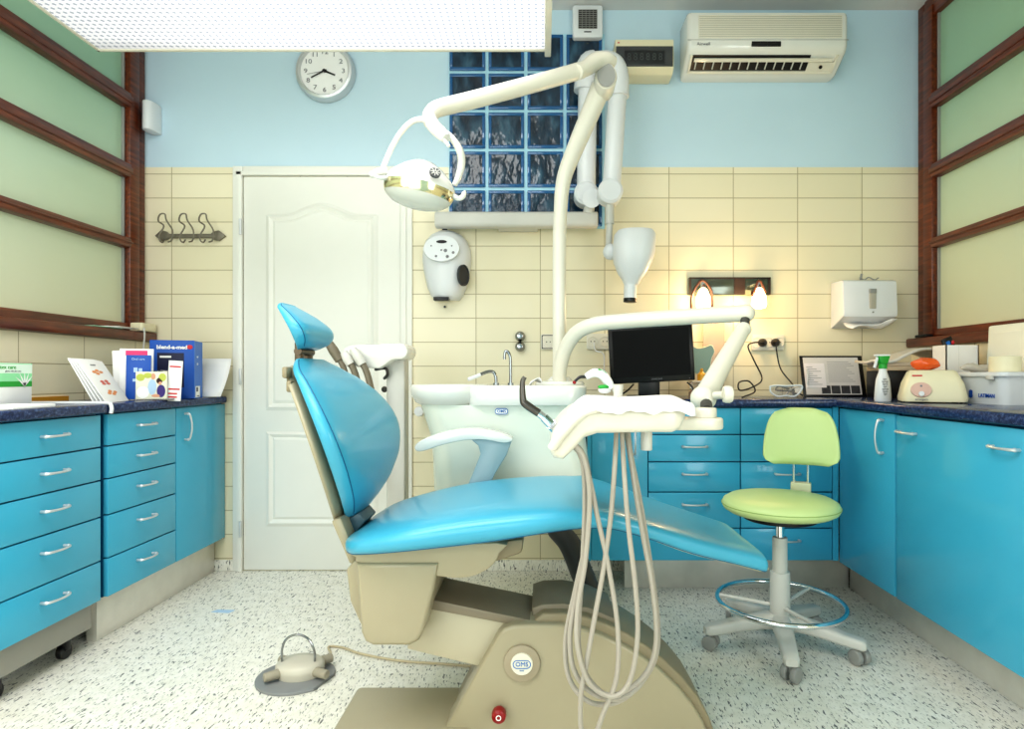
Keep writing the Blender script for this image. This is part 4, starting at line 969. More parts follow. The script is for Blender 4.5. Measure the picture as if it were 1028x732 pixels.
# ------------------------------------------------------------------ foot pedal
pc = P(297, 681, 1.965); px_, py_ = pc.x, pc.y
t = thing('foot_pedal', 'beige foot control with wire bail on a grey floor plate', 'foot control', (px_, py_, 0))
m = MB(); poly = [(px_ + .124 * math.cos(a), py_ + .115 * math.sin(a)) for a in [math.radians(d_) for d_ in range(20, 300, 10)]] + [(px_ + .09, py_ - .085), (px_ + .122, py_ + .01)]
m.prism(poly, 0, .010, 'z', bev=.002); obj('floor_plate', m, mat('grey_floor_plate', (140, 142, 143), .5, .2), t)
m = MB(); m.lathe([(.074, .010), (.078, .028), (.077, .044), (.068, .053), (.03, .058), (0, .058)], M=Matrix.Translation((px_ + .01, py_ + .01, 0)), n=36, sy=.8); obj('pedal_dome', m, mat('pedal_beige', (198, 193, 178), .4), t, smooth=50)
m = MB(); m.tube([(px_ - .045, py_ + .0, .05), (px_ - .045, py_, .095), (px_ - .03, py_, .128), (px_ + .005, py_, .142), (px_ + .04, py_, .128), (px_ + .06, py_, .09), (px_ + .062, py_, .045)], .0038, n=10, k=6); obj('wire_bail', m, STEEL, t)
for (ax, ay, L) in ((-.075, -.06, .035), (.075, -.035, .04), (-.075, .05, .03), (.07, .06, .03)):
    d = Vector((ax, ay, 0)).normalized(); c = Vector((px_ + .01, py_ + .01, .03)) + d * .065
    m = MB(); m.cyl(c, c + d * (L + .012), .016, .014, n=16, bev=.003); obj('side_button', m, mat('button_olive', (158, 151, 134), .5), t)
fl_ = lambda x, y: (P(x, y, H * F / (y - CY)).x, H * F / (y - CY), .006)
m = MB(); m.tube([(px_ + .045, py_ + .06, .035), (px_ + .07, py_ + .12, .022), fl_(330, 651), fl_(345, 652), fl_(362, 658), fl_(400, 665), fl_(440, 668), fl_(478, 671), fl_(500, 672)], .0042, n=8, k=6); obj('cable', m, mat('beige_cable', (190, 176, 146), .5), t)

# ------------------------------------------------------------------ stool
sx_, sy_ = .866, 2.195
t = thing('dental_stool', 'lime green wheeled dental stool with backrest and chrome foot ring', 'stool', (sx_, sy_, 0))
m = MB(); m.lathe([(.0, .484), (.13, .484), (.178, .490), (.198, .502), (.205, .517), (.198, .533), (.178, .545), (.12, .553), (0, .556)], M=Matrix.Translation((sx_, sy_, 0)), n=56); st = obj('seat', m, LIME, t, smooth=60)
m = MB(); m.tube([(sx_ + .2045 * math.cos(a), sy_ + .2045 * math.sin(a), .519) for a in [2 * PI * j / 48 for j in range(49)]], .0013, n=6, k=1); obj('seam', m, mat('lime_seam', (140, 168, 92), .6), st)
m = MB(); m.cyl((sx_, sy_, .466), (sx_, sy_, .486), .13, n=40, bev=.004); m.box(sx_ - .02, sx_ + .15, sy_ - .02, sy_ + .14, .468, .484, .004); obj('seat_plate', m, DARK, t)
m = MB(); m.cyl((sx_, sy_, .37), (sx_, sy_, .47), .0155, n=24); obj('gas_spring', m, CHROME, t)
m = MB(); m.cyl((sx_, sy_, .26), (sx_, sy_, .40), .027, .026, n=30, bev=.003); m.cyl((sx_, sy_, .08), (sx_, sy_, .275), .036, .035, n=30, bev=.003); obj('column', m, LGREY, t)
ang = math.atan2(.19, .135); dv = Vector((math.cos(ang), math.sin(ang), 0)); sd_ = Vector((-dv.y, dv.x, 0))
bcn = Vector((sx_ + .025, sy_, 0)) + dv * .225
ang2 = math.radians(66); dv2 = Vector((math.cos(ang2), math.sin(ang2), 0)); sd2 = Vector((dv2.y, -dv2.x, 0))
rings = []
for i in range(15):
    u = i / 14; z = .640 + .222 * u
    wv = smint([(0, .100), (.06, .128), (.15, .139), (.5, .134), (.75, .121), (.9, .103), (.97, .082), (1, .05)], u); hv = smint([(0, .014), (.08, .026), (.5, .030), (.9, .026), (1, .012)], u)
    ring = []
    for j in range(28):
        a = 2 * PI * j / 28; ca, sa = math.cos(a), math.sin(a)
        p = bcn + sd2 * wv * math.copysign(abs(ca) ** .6, ca) + dv2 * (hv * math.copysign(abs(sa) ** .7, sa) - .05 * (abs(ca) ** 1.2) ** 2 * .6 + .02 * (u - .5)); p.z = z; ring.append(p)
    rings.append(ring)
m = MB(); m.loft(rings); obj('backrest', m, LIME, t, smooth=180)
m = MB()
for q_ in (-.026, .026):
    p0 = bcn + sd2 * q_ + dv2 * .02; m.cyl((p0.x, p0.y, .50), (p0.x, p0.y, .70), .0065, n=12)
obj('backrest_post', m, CHROME, t)
m = MB(); M_ = Matrix.Translation((bcn.x, bcn.y, 0)) @ Matrix.Rotation(ang2 - PI / 2, 4, 'Z'); m.box(-.038, .038, -.005, .04, .528, .565, .006, M=M_); obj('height_bracket', m, mat('cream_bracket', (206, 206, 170), .4), t)
m = MB(); m.tube([Vector((sx_ + .1, sy_ + .09, .476)), Vector((bcn.x - .02, bcn.y - .03, .476)), Vector((bcn.x + dv2.x * .02, bcn.y + dv2.y * .02, .50)), Vector((bcn.x + dv2.x * .02, bcn.y + dv2.y * .02, .54))], .012, n=12, k=4); obj('backrest_arm', m, DARK, t)
m = MB(); m.tube([(sx_ + .22 * math.cos(a), sy_ + .22 * math.sin(a), .163) for a in [2 * PI * j / 60 for j in range(61)]], .0095, n=12, k=1); fr = obj('foot_ring', m, CHROME, t)
m = MB()
for k_ in range(3):
    a = math.radians(40 + 120 * k_); m.tube([(sx_ + .03 * math.cos(a), sy_ + .03 * math.sin(a), .15), (sx_ + .218 * math.cos(a), sy_ + .218 * math.sin(a), .163)], .007, n=10, k=1)
obj('ring_spoke', m, LGREY, fr)
for k_ in range(5):
    a = math.radians(256 + 72 * k_); u = Vector((math.cos(a), math.sin(a), 0)); v = Vector((-u.y, u.x, 0)); c0 = Vector((sx_, sy_, 0)); rings = []
    for (r, zt2, zb2, w) in ((.02, .125, .07, .034), (.08, .120, .072, .032), (.16, .108, .066, .029), (.24, .092, .054, .026), (.270, .087, .052, .025), (.280, .078, .056, .018)):
        ring = []
        for (yy, zz) in rrect(0, (zt2 + zb2) / 2, 2 * w, zt2 - zb2, min(w, (zt2 - zb2) / 2) * .6, 3): ring.append(c0 + u * r + v * yy + Vector((0, 0, zz)))
        rings.append(ring)
    m = MB(); m.loft(rings); lg = obj('leg', m, LGREY, t)
    cp = c0 + u * .258; w_ = Vector((math.cos(a + .9), math.sin(a + .9), 0))
    m = MB()
    for s_ in (-.017, .017): m.cyl(cp + w_ * (s_ - .010) + Vector((0, 0, .0265)), cp + w_ * (s_ + .010) + Vector((0, 0, .0265)), .0265, n=22, bev=.004)
    m.cyl(cp + Vector((0, 0, .03)), cp + Vector((0, 0, .066)), .008, n=10); obj('castor', m, GREYP, lg)

# ------------------------------------------------------------------ items on the back worktop
# monitor
t = thing('monitor', 'black flat computer monitor on the back worktop', 'monitor', (P(655, 0, 2.76).x, 2.78, ZC))
cM = P(653.5, 355.5, 2.74); RM = Matrix.Translation(cM) @ Matrix.Rotation(math.radians(3.0), 4, 'Y').inverted() @ Matrix.Rotation(math.radians(-7), 4, 'Z')
m = MB(); m.X = RM; m.box(-.19, .19, -.012, .03, -.128, .128, .006); bz = obj('casing', m, mat('monitor_black', (14, 14, 15), .3, spec=.4), t)
m = MB(); m.X = RM; m.box(-.172, .172, -.0145, -.011, -.102, .113); obj('screen', m, mat('screen_black', (5, 5, 6), .5, spec=.2), bz)
m = MB(); me = text_mesh('SAMSUNG', .011); m.X = RM; m.mesh(me, Matrix.Translation((.02, -.0128, -.115)) @ FACE); m.mesh(text_mesh('.', .03), Matrix.Translation((.165, -.0128, -.11)) @ FACE); obj('brand_text', m, GREYT, bz)
m = MB(); m.box(cM.x - .05, cM.x + .045, 2.76, 2.80, ZC + .008, cM.z - .08, .004); m.prism(rrect(cM.x, 2.79, .20, .16, .06), ZC, ZC + .012, 'z', bev=.003); obj('stand', m, DARK, t)
m = MB(); m.tube([P(690, 384, 2.74), P(695, 389, 2.72), P(697, 397, 2.71), P(706, 398.6, 2.72)], .0035, n=8); m.tube([P(636, 386, 2.8), P(630, 392, 2.75), P(624, 396, 2.7)], .004, n=8); obj('cable', m, DARK, t)
# hand mirror, organiser
t = thing('hand_mirror', 'small scalloped greenish mirror with cream rim beside the monitor', 'mirror', (P(706, 0, 2.95).x, 2.97, ZC))
pl = smooth2(pxpoly([(693, 347), (700, 350), (707, 349), (714, 347), (717, 353), (714, 360), (712, 370), (706, 375), (696, 374), (690, 368), (690, 352)], 2.93), 3)
cxm = sum(p[0] for p in pl) / len(pl); czm = sum(p[1] for p in pl) / len(pl)
m = MB(); m.prism([(cxm + (x - cxm) * 1.06, czm + (z - czm) * 1.06) for x, z in pl], 2.93, 2.94, 'y', bev=.002); m.box(cxm - .012, cxm + .012, 2.93, 2.94, ZC, czm - .05, .003); m.box(cxm - .04, cxm + .04, 2.91, 2.99, ZC, ZC + .008, .003); fr_ = obj('rim', m, CREAM, t)
m = MB(); m.prism(pl, 2.928, 2.9305, 'y'); obj('glass', m, mat('greenish_mirror', (128, 150, 138), .4, .2), fr_)
t = thing('storage_tray', 'clear plastic storage tray with pinkish lids beside the monitor', 'storage tray', (P(704, 0, 2.80).x, 2.8, ZC)); xx = P(704, 0, 2.80).x
m = MB(); m.box(xx - .05, xx + .05, 2.76, 2.84, ZC, ZC + .028, .004); obj('lower_box', m, mat('pink_clear', (236, 200, 184), .2, trans=.4), t)
m = MB(); m.box(xx - .046, xx + .05, 2.765, 2.835, ZC + .028, ZC + .036, .002); obj('lower_lid', m, mat('pink_lid', (232, 178, 166), .3), t)
m = MB(); m.box(xx - .05, xx + .03, 2.77, 2.83, ZC + .036, ZC + .072, .004); obj('upper_box', m, CLEAR, t)
m = MB(); m.box(xx - .052, xx + .032, 2.766, 2.834, ZC + .072, ZC + .08, .003); obj('upper_lid', m, mat('ivory_lid', (240, 226, 206), .3), t)
c = P(705, 372, 2.79); m = MB(); m.lathe([(0, 0), (.02, 0), (.02, .028), (.008, .04), (.006, .055), (0, .056)], M=Matrix.Translation((c.x, 2.80, ZC + .081)), n=16); tag(obj('applicator_bottle', m, mat('amber_yellow', (232, 170, 50), .3)), 'tiny yellow bottle standing on the clear storage tray', 'bottle')
m = MB(); c = P(717, 371, 2.86); m.lathe([(0, 0), (.014, 0), (.014, .06), (0, .06)], M=Matrix.Translation((c.x, 2.87, ZC)), n=16); m.mi = 1; m.lathe([(0, .06), (.012, .06), (.012, .085), (0, .087)], M=Matrix.Translation((c.x, 2.87, ZC)), n=16); tag(obj('small_bottle', m, [PAPER, RED]), 'small white bottle with red cap behind the tray arm', 'bottle')
m = MB(); m.box(P(706, 0, 2.99).x, P(727, 0, 2.99).x, 2.985, 2.992, ZC, P(0, 318, 2.99).z, .002); tag(obj('plastic_sheet', m, mat('pale_pink_sheet', (250, 226, 206), .2, trans=.5)), 'tall pale translucent sheet standing below the wall lamp', 'sheet')  # pale sheet imitating a light reflection below the wall lamp
# goggles
t = thing('safety_goggles', 'white framed safety goggles lying on the worktop left of the clipboard', 'goggles', (P(789, 0, 2.74).x, 2.74, ZC)); d = 2.72
m = MB(); gl = [P(773, 388, d), P(774, 394, d), P(781, 398, d), P(789, 397.2, d), P(797, 398, d), P(803, 394, d), P(805, 387.5, d), P(797, 387.2, d), P(789, 387.6, d), P(780, 387, d), P(773, 388, d)]
m.tube(gl, .0042, n=8, k=4); fr_ = obj('rim', m, WHITEP, t)
m = MB(); m.poly([p + Vector((0, .002, 0)) for p in catmull(gl, 3)[:-1]]); obj('lens', m, CLEAR, fr_)
m = MB(); m.tube([P(773, 388, d), P(776, 390, d + .1), P(779, 397, d + .16)], .0035, n=8); m.tube([P(805, 388, d), P(801, 390, d + .1), P(797, 397, d + .16)], .0035, n=8); obj('temple', m, WHITEP, t)
# clipboard
t = thing('clipboard', 'black clipboard with printed papers leaning on the back wall', 'clipboard', (P(836, 0, 2.95).x, 2.95, ZC))
def quadM(bl, w, h, lean, yaw=0): return Matrix.Translation(bl) @ Matrix.Rotation(yaw, 4, 'Z') @ Matrix.Rotation(-lean, 4, 'X')
Mq = quadM((P(807, 0, 2.93).x, 2.93, ZC), .31, .22, math.radians(14))
m = MB(); m.box(0, .308, 0, .006, 0, .208, .002, M=Mq); obj('board', m, DARK, t)
m = MB(); m.box(.014, .285, -.003, 0, .010, .198, M=Mq); ps = obj('printed_sheet', m, mat('grey_paper', (216, 212, 210), .8), t)
m = MB(); m.box(.016, .115, -.0045, -.003, .045, .168, M=Mq); obj('note_slip', m, mat('slip_paper', (236, 230, 232), .8), t)
m = MB()
for i in range(9):
    m.box(.025, .095 - .02 * (i % 3), -.0052, -.0045, .06 + i * .011, .062 + i * .011, M=Mq)
for i in range(11): m.box(.13, .26 - .012 * (i % 4), -.0037, -.003, .075 + i * .01, .0767 + i * .01, M=Mq)
obj('text_line', m, GREYT, ps)
m = MB()
for i in range(4): m.box(.09 + i * .048, .133 + i * .048, -.0037, -.003, .015, .055, M=Mq)
obj('printed_photo', m, mat('dark_xray_print', (64, 64, 68), .6, var=.7, scale=60), ps)
m = MB(); m.tube([Mq @ Vector(p) for p in ((.022, -.006, .06), (.022, -.014, .09), (.022, -.012, .13), (.030, -.006, .135), (.032, -.008, .09))], .003, n=8); obj('clip', m, SATIN, t)

# ------------------------------------------------------------------ items on the right worktop
# spray bottle
c = Vector((1.378, 2.435, ZC)); t = thing('spray_bottle', 'white spray bottle with green trigger head beside the mixer', 'spray bottle', c)
m = MB(); m.lathe([(0, 0), (.031, 0), (.033, .01), (.030, .055), (.026, .09), (.017, .115), (.014, .135), (0, .135)], M=Matrix.Translation(c), n=28, sy=.8); bd = obj('bottle', m, WHITEP, t)
m = MB()
for i in range(7): add_text(m, 'spray'[:3 + i % 3], .012, c + Vector((-.004, -.0265 + i * .0007, .03 + .01 * i)), R=FACE)
obj('label_text', m, GREYT, bd)
m = MB(); m.lathe([(0, .132), (.016, .132), (.016, .15), (0, .15)], M=Matrix.Translation(c), n=20); m.prism([(c.x - .02, c.z + .172), (c.x - .014, c.z + .15), (c.x + .014, c.z + .15), (c.x + .026, c.z + .184), (c.x - .024, c.z + .182)], c.y - .012, c.y + .012, 'y', bev=.004); obj('trigger_head', m, GREEN, t)
m = MB(); m.box(c.x - .034, c.x + .028, c.y - .01, c.y + .01, c.z + .181, c.z + .19, .004); m.tube([c + Vector((-.022, 0, .178)), c + Vector((-.028, 0, .155)), c + Vector((-.034, 0, .135))], .006, n=8); obj('nozzle', m, WHITEP, t)
# amalgam mixer, turned towards the room
yc = 2.30; xc = 1.487; hw_ = .105
t = thing('amalgam_mixer', 'cream dental mixer with round pink dial on the right worktop', 'mixer', (xc, yc, ZC))
RMX = Matrix.Translation((xc, yc, 0)) @ Matrix.Rotation(math.radians(-24), 4, 'Z') @ Matrix.Translation((-xc, -yc, 0))
m = MB(); m.X = RMX; m.loft([rr_ring(xc - hw_, xc + hw_, yc - .085, yc + .085, ZC + .006, .03), rr_ring(xc - hw_ - .002, xc + hw_ + .002, yc - .087, yc + .085, ZC + .02, .03), rr_ring(xc - hw_ + .010, xc + hw_ - .008, yc - .076, yc + .08, ZC + .075, .03), rr_ring(xc - hw_ + .028, xc + hw_ - .028, yc - .056, yc + .07, ZC + .118, .03), rr_ring(xc - hw_ + .036, xc + hw_ - .036, yc - .045, yc + .06, ZC + .124, .03)])
mb_ = obj('housing', m, CREAM, t, smooth=45)
pc2 = RMX @ Vector((xc - .045, yc - .0825, ZC + .05)); tm = Matrix.Translation(pc2) @ Matrix.Rotation(math.radians(-24), 4, 'Z') @ Matrix.Rotation(math.radians(-12), 4, 'X') @ FACE
m = MB(); m.lathe([(0, 0), (.034, 0), (.033, .005), (0, .006)], M=tm, n=32, sy=.85); dl = obj('dial_panel', m, mat('dusty_pink', (214, 178, 164), .4), t)
m = MB(); m.lathe([(0, .006), (.010, .006), (.009, .013), (0, .013)], M=tm @ Matrix.Translation((0, -.016, 0)), n=16); obj('dial_knob', m, WHITEP, dl)
m = MB(); m.lathe([(0, .006), (.004, .006), (0, .007)], M=tm @ Matrix.Translation((0, .014, 0)), n=10); obj('dial_lamp', m, GREYT, dl)
m = MB(); m.mesh(text_mesh('amalgam', .012), tm @ Matrix.Translation((0, -.036, .003))); obj('plate_text', m, GREYT, t)
m = MB(); m.X = RMX; m.box(xc - hw_ + .034, xc - hw_ + .066, yc - .066, yc - .058, ZC + .101, ZC + .106); obj('red_mark', m, REDP, t)
for (a, b) in ((-.09, -.065), (.09, -.065), (-.09, .07), (.09, .07)):
    m = MB(); m.X = RMX; m.cyl((xc + a, yc + b, ZC), (xc + a, yc + b, ZC + .008), .012, n=14); obj('foot', m, DARK, t)
m = MB(); oc = Vector((P(929, 0, 2.3).x, 2.3, ZC + .148))
m.ell(oc, .05, .036, .024, n=20)
for v in m.bm.verts:
    k_ = 1 + .13 * math.sin(v.co.x * 130 + v.co.z * 90) * math.cos(v.co.y * 120); v.co = oc + (v.co - oc) * k_; v.co.z = max(v.co.z, ZC + .1245)
tag(obj('orange_bag', m, mat('orange_film', (232, 96, 30), .25, coat=.5)), 'crumpled shiny orange bag lying on the mixer', 'bag')
# stack behind the mixer: box, booklets, papers
bx_, by_ = 1.62, 2.76
m = MB(); m.box(bx_ - .08, bx_ + .09, by_ - .07, by_ + .1, ZC, ZC + .125, .004); tag(obj('black_box', m, DARK), 'low black box under the stacked booklets behind the mixer', 'box')
m = MB(); m.box(bx_ - .078, bx_ + .08, by_ - .075, by_ + .1, ZC + .126, ZC + .145, .002); tag(obj('booklet', m, mat('tan_cover', (206, 186, 158), .6)), 'tan booklet lying on the black box, lowest of the stacked booklets', 'booklet')
m = MB(); m.box(bx_ - .075, bx_ + .07, by_ - .068, by_ + .1, ZC + .146, ZC + .163, .002); tag(obj('booklet', m, mat('pinkish_cover', (214, 196, 176), .6)), 'pinkish booklet on top of the tan booklet', 'booklet')
m = MB(); rings = []
for i in range(13):
    u = i / 12; xx = 1.49 + .32 * u
    rings.append([Vector((xx, 2.67 + .20 * v, ZC + .172 + .008 * math.sin(3 + u * 5) + .06 * max(0, math.sin((u - .22) * 3.4)) * (1 - .2 * v) + .005 * math.sin(8 * v + 6 * u) - .03 * max(0, u - .7))) for v in (0, .25, .5, .75, 1)])
m.loft(rings, closed=False); o = obj('wrapped_papers', m, mat('film_grey', (216, 212, 204), .3, coat=.3), smooth=180); sm = o.modifiers.new('Solid', 'SOLIDIFY'); sm.thickness = .012; tag(o, 'loose plastic-wrapped papers lying over the booklets', 'papers')
# white carton with a packet
xa_, xb_, ya_, yb_ = 1.665, 1.80, 2.48, 2.57; zt3 = P(0, 346.5, 2.48).z
t = thing('carton', 'open white carton holding a small dark packet behind the mixer', 'box', ((xa_ + xb_) / 2, 2.51, ZC))
m = MB()
for (p0, p1, q0, q1) in ((xa_, xb_, ya_, ya_ + .004), (xa_, xb_, yb_ - .004, yb_), (xa_, xa_ + .004, ya_, yb_), (xb_ - .004, xb_, ya_, yb_)): m.box(p0, p1, q0, q1, ZC, zt3)
m.box(xa_, xb_, ya_, yb_, ZC, ZC + .004); obj('carton_body', m, mat('white_card', (238, 236, 232), .6), t)
m = MB(); m.box((xa_ + xb_) / 2 - .015, (xa_ + xb_) / 2 - .0142, ya_ - .0006, ya_ + .001, ZC, zt3); obj('carton_seam', m, LGREY, t)
Mk = Matrix.Translation((xa_ + .03, ya_ + .03, zt3 + .003)) @ Matrix.Rotation(-.4, 4, 'Y')
m = MB(); m.box(-.022, .022, -.005, .005, -.06, .03, .002, M=Mk); m.mi = 1; m.box(-.01, .006, -.0065, -.005, -.0, .016, M=Mk); m.mi = 2; m.ell((xa_ + .045, ya_ + .027, zt3 + .012), .007, .006, .010)
tag(obj('film_packet', m, [DARK, LOGOB, REDP]), 'small black and blue packet sticking out of the white carton', 'packet')
# container, lid, roll, cloth
x0_, x1_, y0_, y1_ = 1.60, 1.775, 2.09, 2.35; zr = ZC + .116
t = thing('plastic_container', 'white plastic container with small blue logo below the right window', 'container', ((x0_ + x1_) / 2, 2.2, ZC))
m = MB(); m.loft([rr_ring(x0_ + .012, x1_ - .01, y0_ + .012, y1_ - .01, ZC, .03), rr_ring(x0_, x1_, y0_, y1_, zr - .014, .03), rr_ring(x0_ - .012, x1_ + .006, y0_ - .012, y1_ + .01, zr - .014, .03), rr_ring(x0_ - .012, x1_ + .006, y0_ - .012, y1_ + .01, zr, .03)]); cb = obj('tub', m, WHITEP, t, smooth=40)
for yy in (y0_ + .045, y1_ - .05):
    m = MB(); m.box(x0_ - .018, x0_ - .004, yy - .014, yy + .014, zr - .028, zr - .012, .003); obj('latch', m, LGREY, t)
m = MB(); add_text(m, 'LATIMAN', .019, (x0_ + .006, 2.175, ZC + .030), R=FACE_R, bold=.0003); add_text(m, 'S', .034, (x0_ + .006, 2.255, ZC + .034), R=FACE_R, bold=.003); obj('logo_text', m, PRINTB, cb)
m = MB(); m.box(-.010, .010, 2.0, 2.44, 0, .305, .008, M=Matrix.Translation((1.802, 0, ZC)) @ Matrix.Rotation(math.radians(3), 4, 'Y')); m.box(-.014, -.008, 2.03, 2.41, .03, .275, .004, M=Matrix.Translation((1.802, 0, ZC)) @ Matrix.Rotation(math.radians(3), 4, 'Y'))
tag(obj('container_lid', m, mat('lid_cream', (238, 238, 222), .35)), 'cream lid standing upright between the white container and the wall', 'lid')
rc = Vector((1.685, 2.19, zr + .001)); m = MB(); m.lathe([(.036, 0), (.049, 0), (.049, .054), (.047, .056), (.036, .056), (.034, .054), (.034, .002), (.036, 0)], M=Matrix.Translation(rc), n=36); tag(obj('tape_roll', m, CREAM), 'round cream roll standing on the white container', 'roll')
m = MB(); m.ell((1.675, 2.315, zr + .016), .065, .028, .016, n=20)
for v in m.bm.verts: v.co.z += .005 * math.sin(v.co.x * 70) + .003 * math.cos(v.co.x * 160 + v.co.y * 100)
tag(obj('folded_cloth', m, mat('grey_cloth', (196, 190, 180), .8)), 'folded grey cloth resting on the container rim behind the mixer', 'cloth')
# ------------------------------------------------------------------ items on the left worktop
t = thing('glove_box', 'white and green glove box at the left picture edge', 'box', (-1.72, 1.85, ZC))
xg = -1.76; m = MB(); gy0, gy1 = 1.72, P(32, 0, 1).y
gy1 = F * 1.76 / (545 - 32)
gx = -1.76
zt2 = H - (365 - CY) * gy1 / F
m = MB(); m.box(gx - .1, gx, gy1 - .24, gy1, ZC, zt2, .002); bx = obj('carton', m, PAPER, t)
zg0 = H - (388 - CY) * gy1 / F
m = MB(); m.mi = 0; m.box(gx - .0005, gx + .001, gy1 - .238, gy1 - .001, zg0, zg0 + .02); obj('green_band', m, GREEN, bx)
m = MB(); m.box(gx - .0005, gx + .0014, gy1 - .238, gy1 - .001, zg0 + .018, zt2 - .001); obj('pale_green_band', m, mat('pale_green', (150, 226, 170), .5), bx)
m = MB(); m.box(gx - .0005, gx + .0018, gy1 - .238, gy1 - .001, zt2 - .034, zt2 - .004); obj('title_band', m, mat('mint_white', (226, 246, 232), .5), bx)
m = MB()
for a in (-50, -25, 0, 22, 44):
    R_ = Matrix.Translation((gx + .002, gy1 - .032, zg0 + .004)) @ Matrix.Rotation(math.radians(-a), 4, 'X'); m.prism([(-.003, 0), (.003, 0), (.0035, .02), (0, .046)], 0, .0006, 'x', M=R_)
obj('leaf_print', m, PAPER, bx)
m = MB(); add_text(m, 'latex care', .018, (gx + .0022, gy1 - .10, zt2 - .014), R=FACE_L); obj('brand_text', m, GREEN, bx)
m = MB(); add_text(m, 'gloves with aloe vera', .007, (gx + .0022, gy1 - .075, zt2 - .027), R=FACE_L); obj('caption_text', m, GREYT, bx)
xq = -1.63; yq = F * 1.63 / (545 - 47)
m = MB(); m.box(-1.74, -1.60, yq - .16, yq, ZC, ZC + .012, .003); tag(obj('notepad', m, PAPER), 'small white pad lying at the worktop edge beside the glove box', 'notepad')
m = MB(); m.box(-1.755, -1.60, yq - .36, yq - .175, ZC, ZC + .005, .001); tag(obj('paper_sheet', m, PAPER), 'white paper sheet lying in front of the glove box', 'paper')
# leaning leaflets
def leaning(name, label, cat, x, y0, y1, h, lean, thick, mats, group=None, side=1, z=ZC):
    """leaf facing +X (left wall), bottom edge from y0 to y1 at x"""
def facing(bl, ang): # ang = yaw of the plane's normal: local x along the face, local -y outward, z up
    return Matrix.Translation(bl) @ Matrix.Rotation(ang, 4, 'Z')
xb = lambda px, d: (px - CX) * d / F
# white leaflets tilted sideways
def leanM(bl, xd, lean):
    xd = Vector((xd[0], xd[1], 0)).normalized(); n_ = Vector((xd.y, -xd.x, 0)); up = Vector((0, 0, math.cos(lean))) - n_ * math.sin(lean); yv = up.cross(xd)
    return Matrix(((xd.x, yv.x, up.x, bl[0]), (xd.y, yv.y, up.y, bl[1]), (xd.z, yv.z, up.z, bl[2]), (0, 0, 0, 1)))
for i in range(4):
    M2 = leanM((-1.646 - .011 * i, 2.265 - .006 * i, ZC + .001), (-.25, .968), math.radians(31 - 1.5 * i))
    m = MB(); m.box(0, .205, 0, .003, 0, .188, .0005, M=M2)
    o = obj('leaflet', m, PAPER); tag(o, ['white leaflet with orange food pictures, front of the leaning stack', 'plain white leaflet right behind the leaflet with food pictures', 'plain white leaflet third from the front of the leaning stack', 'plain white leaflet at the rear of the leaning stack'][i], 'leaflet', 'leaflets leaning beside the brochure stand')
    if i == 0:
        lf = o
        for (cx_, cz_, kk) in ((.10, .135, 0), (.105, .088, 1), (.105, .042, 2)):
            m = MB()
            for q_ in range(4):
                a = q_ * 1.5 + kk; m.ell((cx_ + .028 * math.cos(a), -.0006, cz_ + .007 * math.sin(a)), .017, .0008, .006, n=10)
            bmesh.ops.transform(m.bm, matrix=M2, verts=m.bm.verts); obj('food_picture', m, ORANGE if kk != 1 else mat('print_coral', (214, 110, 90), .5), lf)
        m = MB(); add_text(m, 'menu', .012, (.10, -.0008, .168), sx=1.6); bmesh.ops.transform(m.bm, matrix=M2, verts=m.bm.verts); obj('title_text', m, GREYT, lf)
# brochure stand (clear) with brochures
bl = Vector((xb(126, 2.47), 2.47, ZC)); Mf = facing(bl, math.radians(24)) @ Matrix.Diagonal((.86, .86, .96, 1))
t = thing('brochure_stand', 'clear acrylic stand holding the blue leaflet and family picture card', 'stand', bl)
m = MB(); m.box(-.02, .20, -.012, .08, 0, .006, .002, M=Mf); m.box(-.02, .20, .07, .074, 0, .13, .001, M=Mf); obj('holder', m, CLEAR, t)
m = MB(); m.box(-.055, .085, .048, .054, .008, .225, .0006, M=Mf @ Matrix.Rotation(-.06, 4, 'Y') @ Matrix.Rotation(-.1, 4, 'X')); br = tag(obj('brochure', m, PAPER), 'white brochure behind the blue leaflet in the clear stand', 'brochure')
m = MB(); m.box(-.035, .105, .036, .042, .008, .23, .0006, M=Mf @ Matrix.Rotation(.0, 4, 'Y') @ Matrix.Rotation(-.1, 4, 'X')); br = tag(obj('brochure', m, PAPER), 'white brochure with pink heading at the back of the clear stand', 'brochure')
m = MB(); m.box(-.01, .08, .0345, .036, .2, .222, M=Mf @ Matrix.Rotation(-.1, 4, 'X')); obj('pink_heading', m, PINK, br)
Mb = Mf @ Matrix.Rotation(-.1, 4, 'X')
m = MB(); m.box(-.004, .098, .018, .024, .008, .200, .0006, M=Mb); br = tag(obj('brochure', m, PRINTB), 'blue leaflet with pale bottle pictures in the clear stand', 'brochure')
m = MB()
for (cx_, cz_, w_, h_) in ((.035, .135, .008, .02), (.055, .13, .007, .024), (.045, .1, .007, .016), (.03, .09, .006, .012), (.06, .1, .006, .02)):
    m.box(cx_ - w_, cx_ + w_, .0172, .018, cz_ - h_ / 2, cz_ + h_ / 2, M=Mb)
obj('bottle_print', m, LBLUE, br)
m = MB(); add_text(m, 'Oral care', .014, (.045, .0172, .182)); bmesh.ops.transform(m.bm, matrix=Mb, verts=m.bm.verts); obj('title_text', m, LBLUE, br)
Mc = Mf @ Matrix.Rotation(-.06, 4, 'X')
m = MB(); m.box(.04, .17, -.002, .002, .006, .125, .0006, M=Mc); cd = tag(obj('picture_card', m, mat('pale_card', (226, 226, 206), .5)), 'picture card of a smiling couple in front of the blue leaflet', 'card')
def print_ell(nm, mt, lst):
    m = MB()
    for (a, b, r1, r2) in lst: m.ell((a, -.0022, b), r1, .0006, r2, n=16)
    bmesh.ops.transform(m.bm, matrix=Mc, verts=m.bm.verts); obj(nm, m, mt, cd)
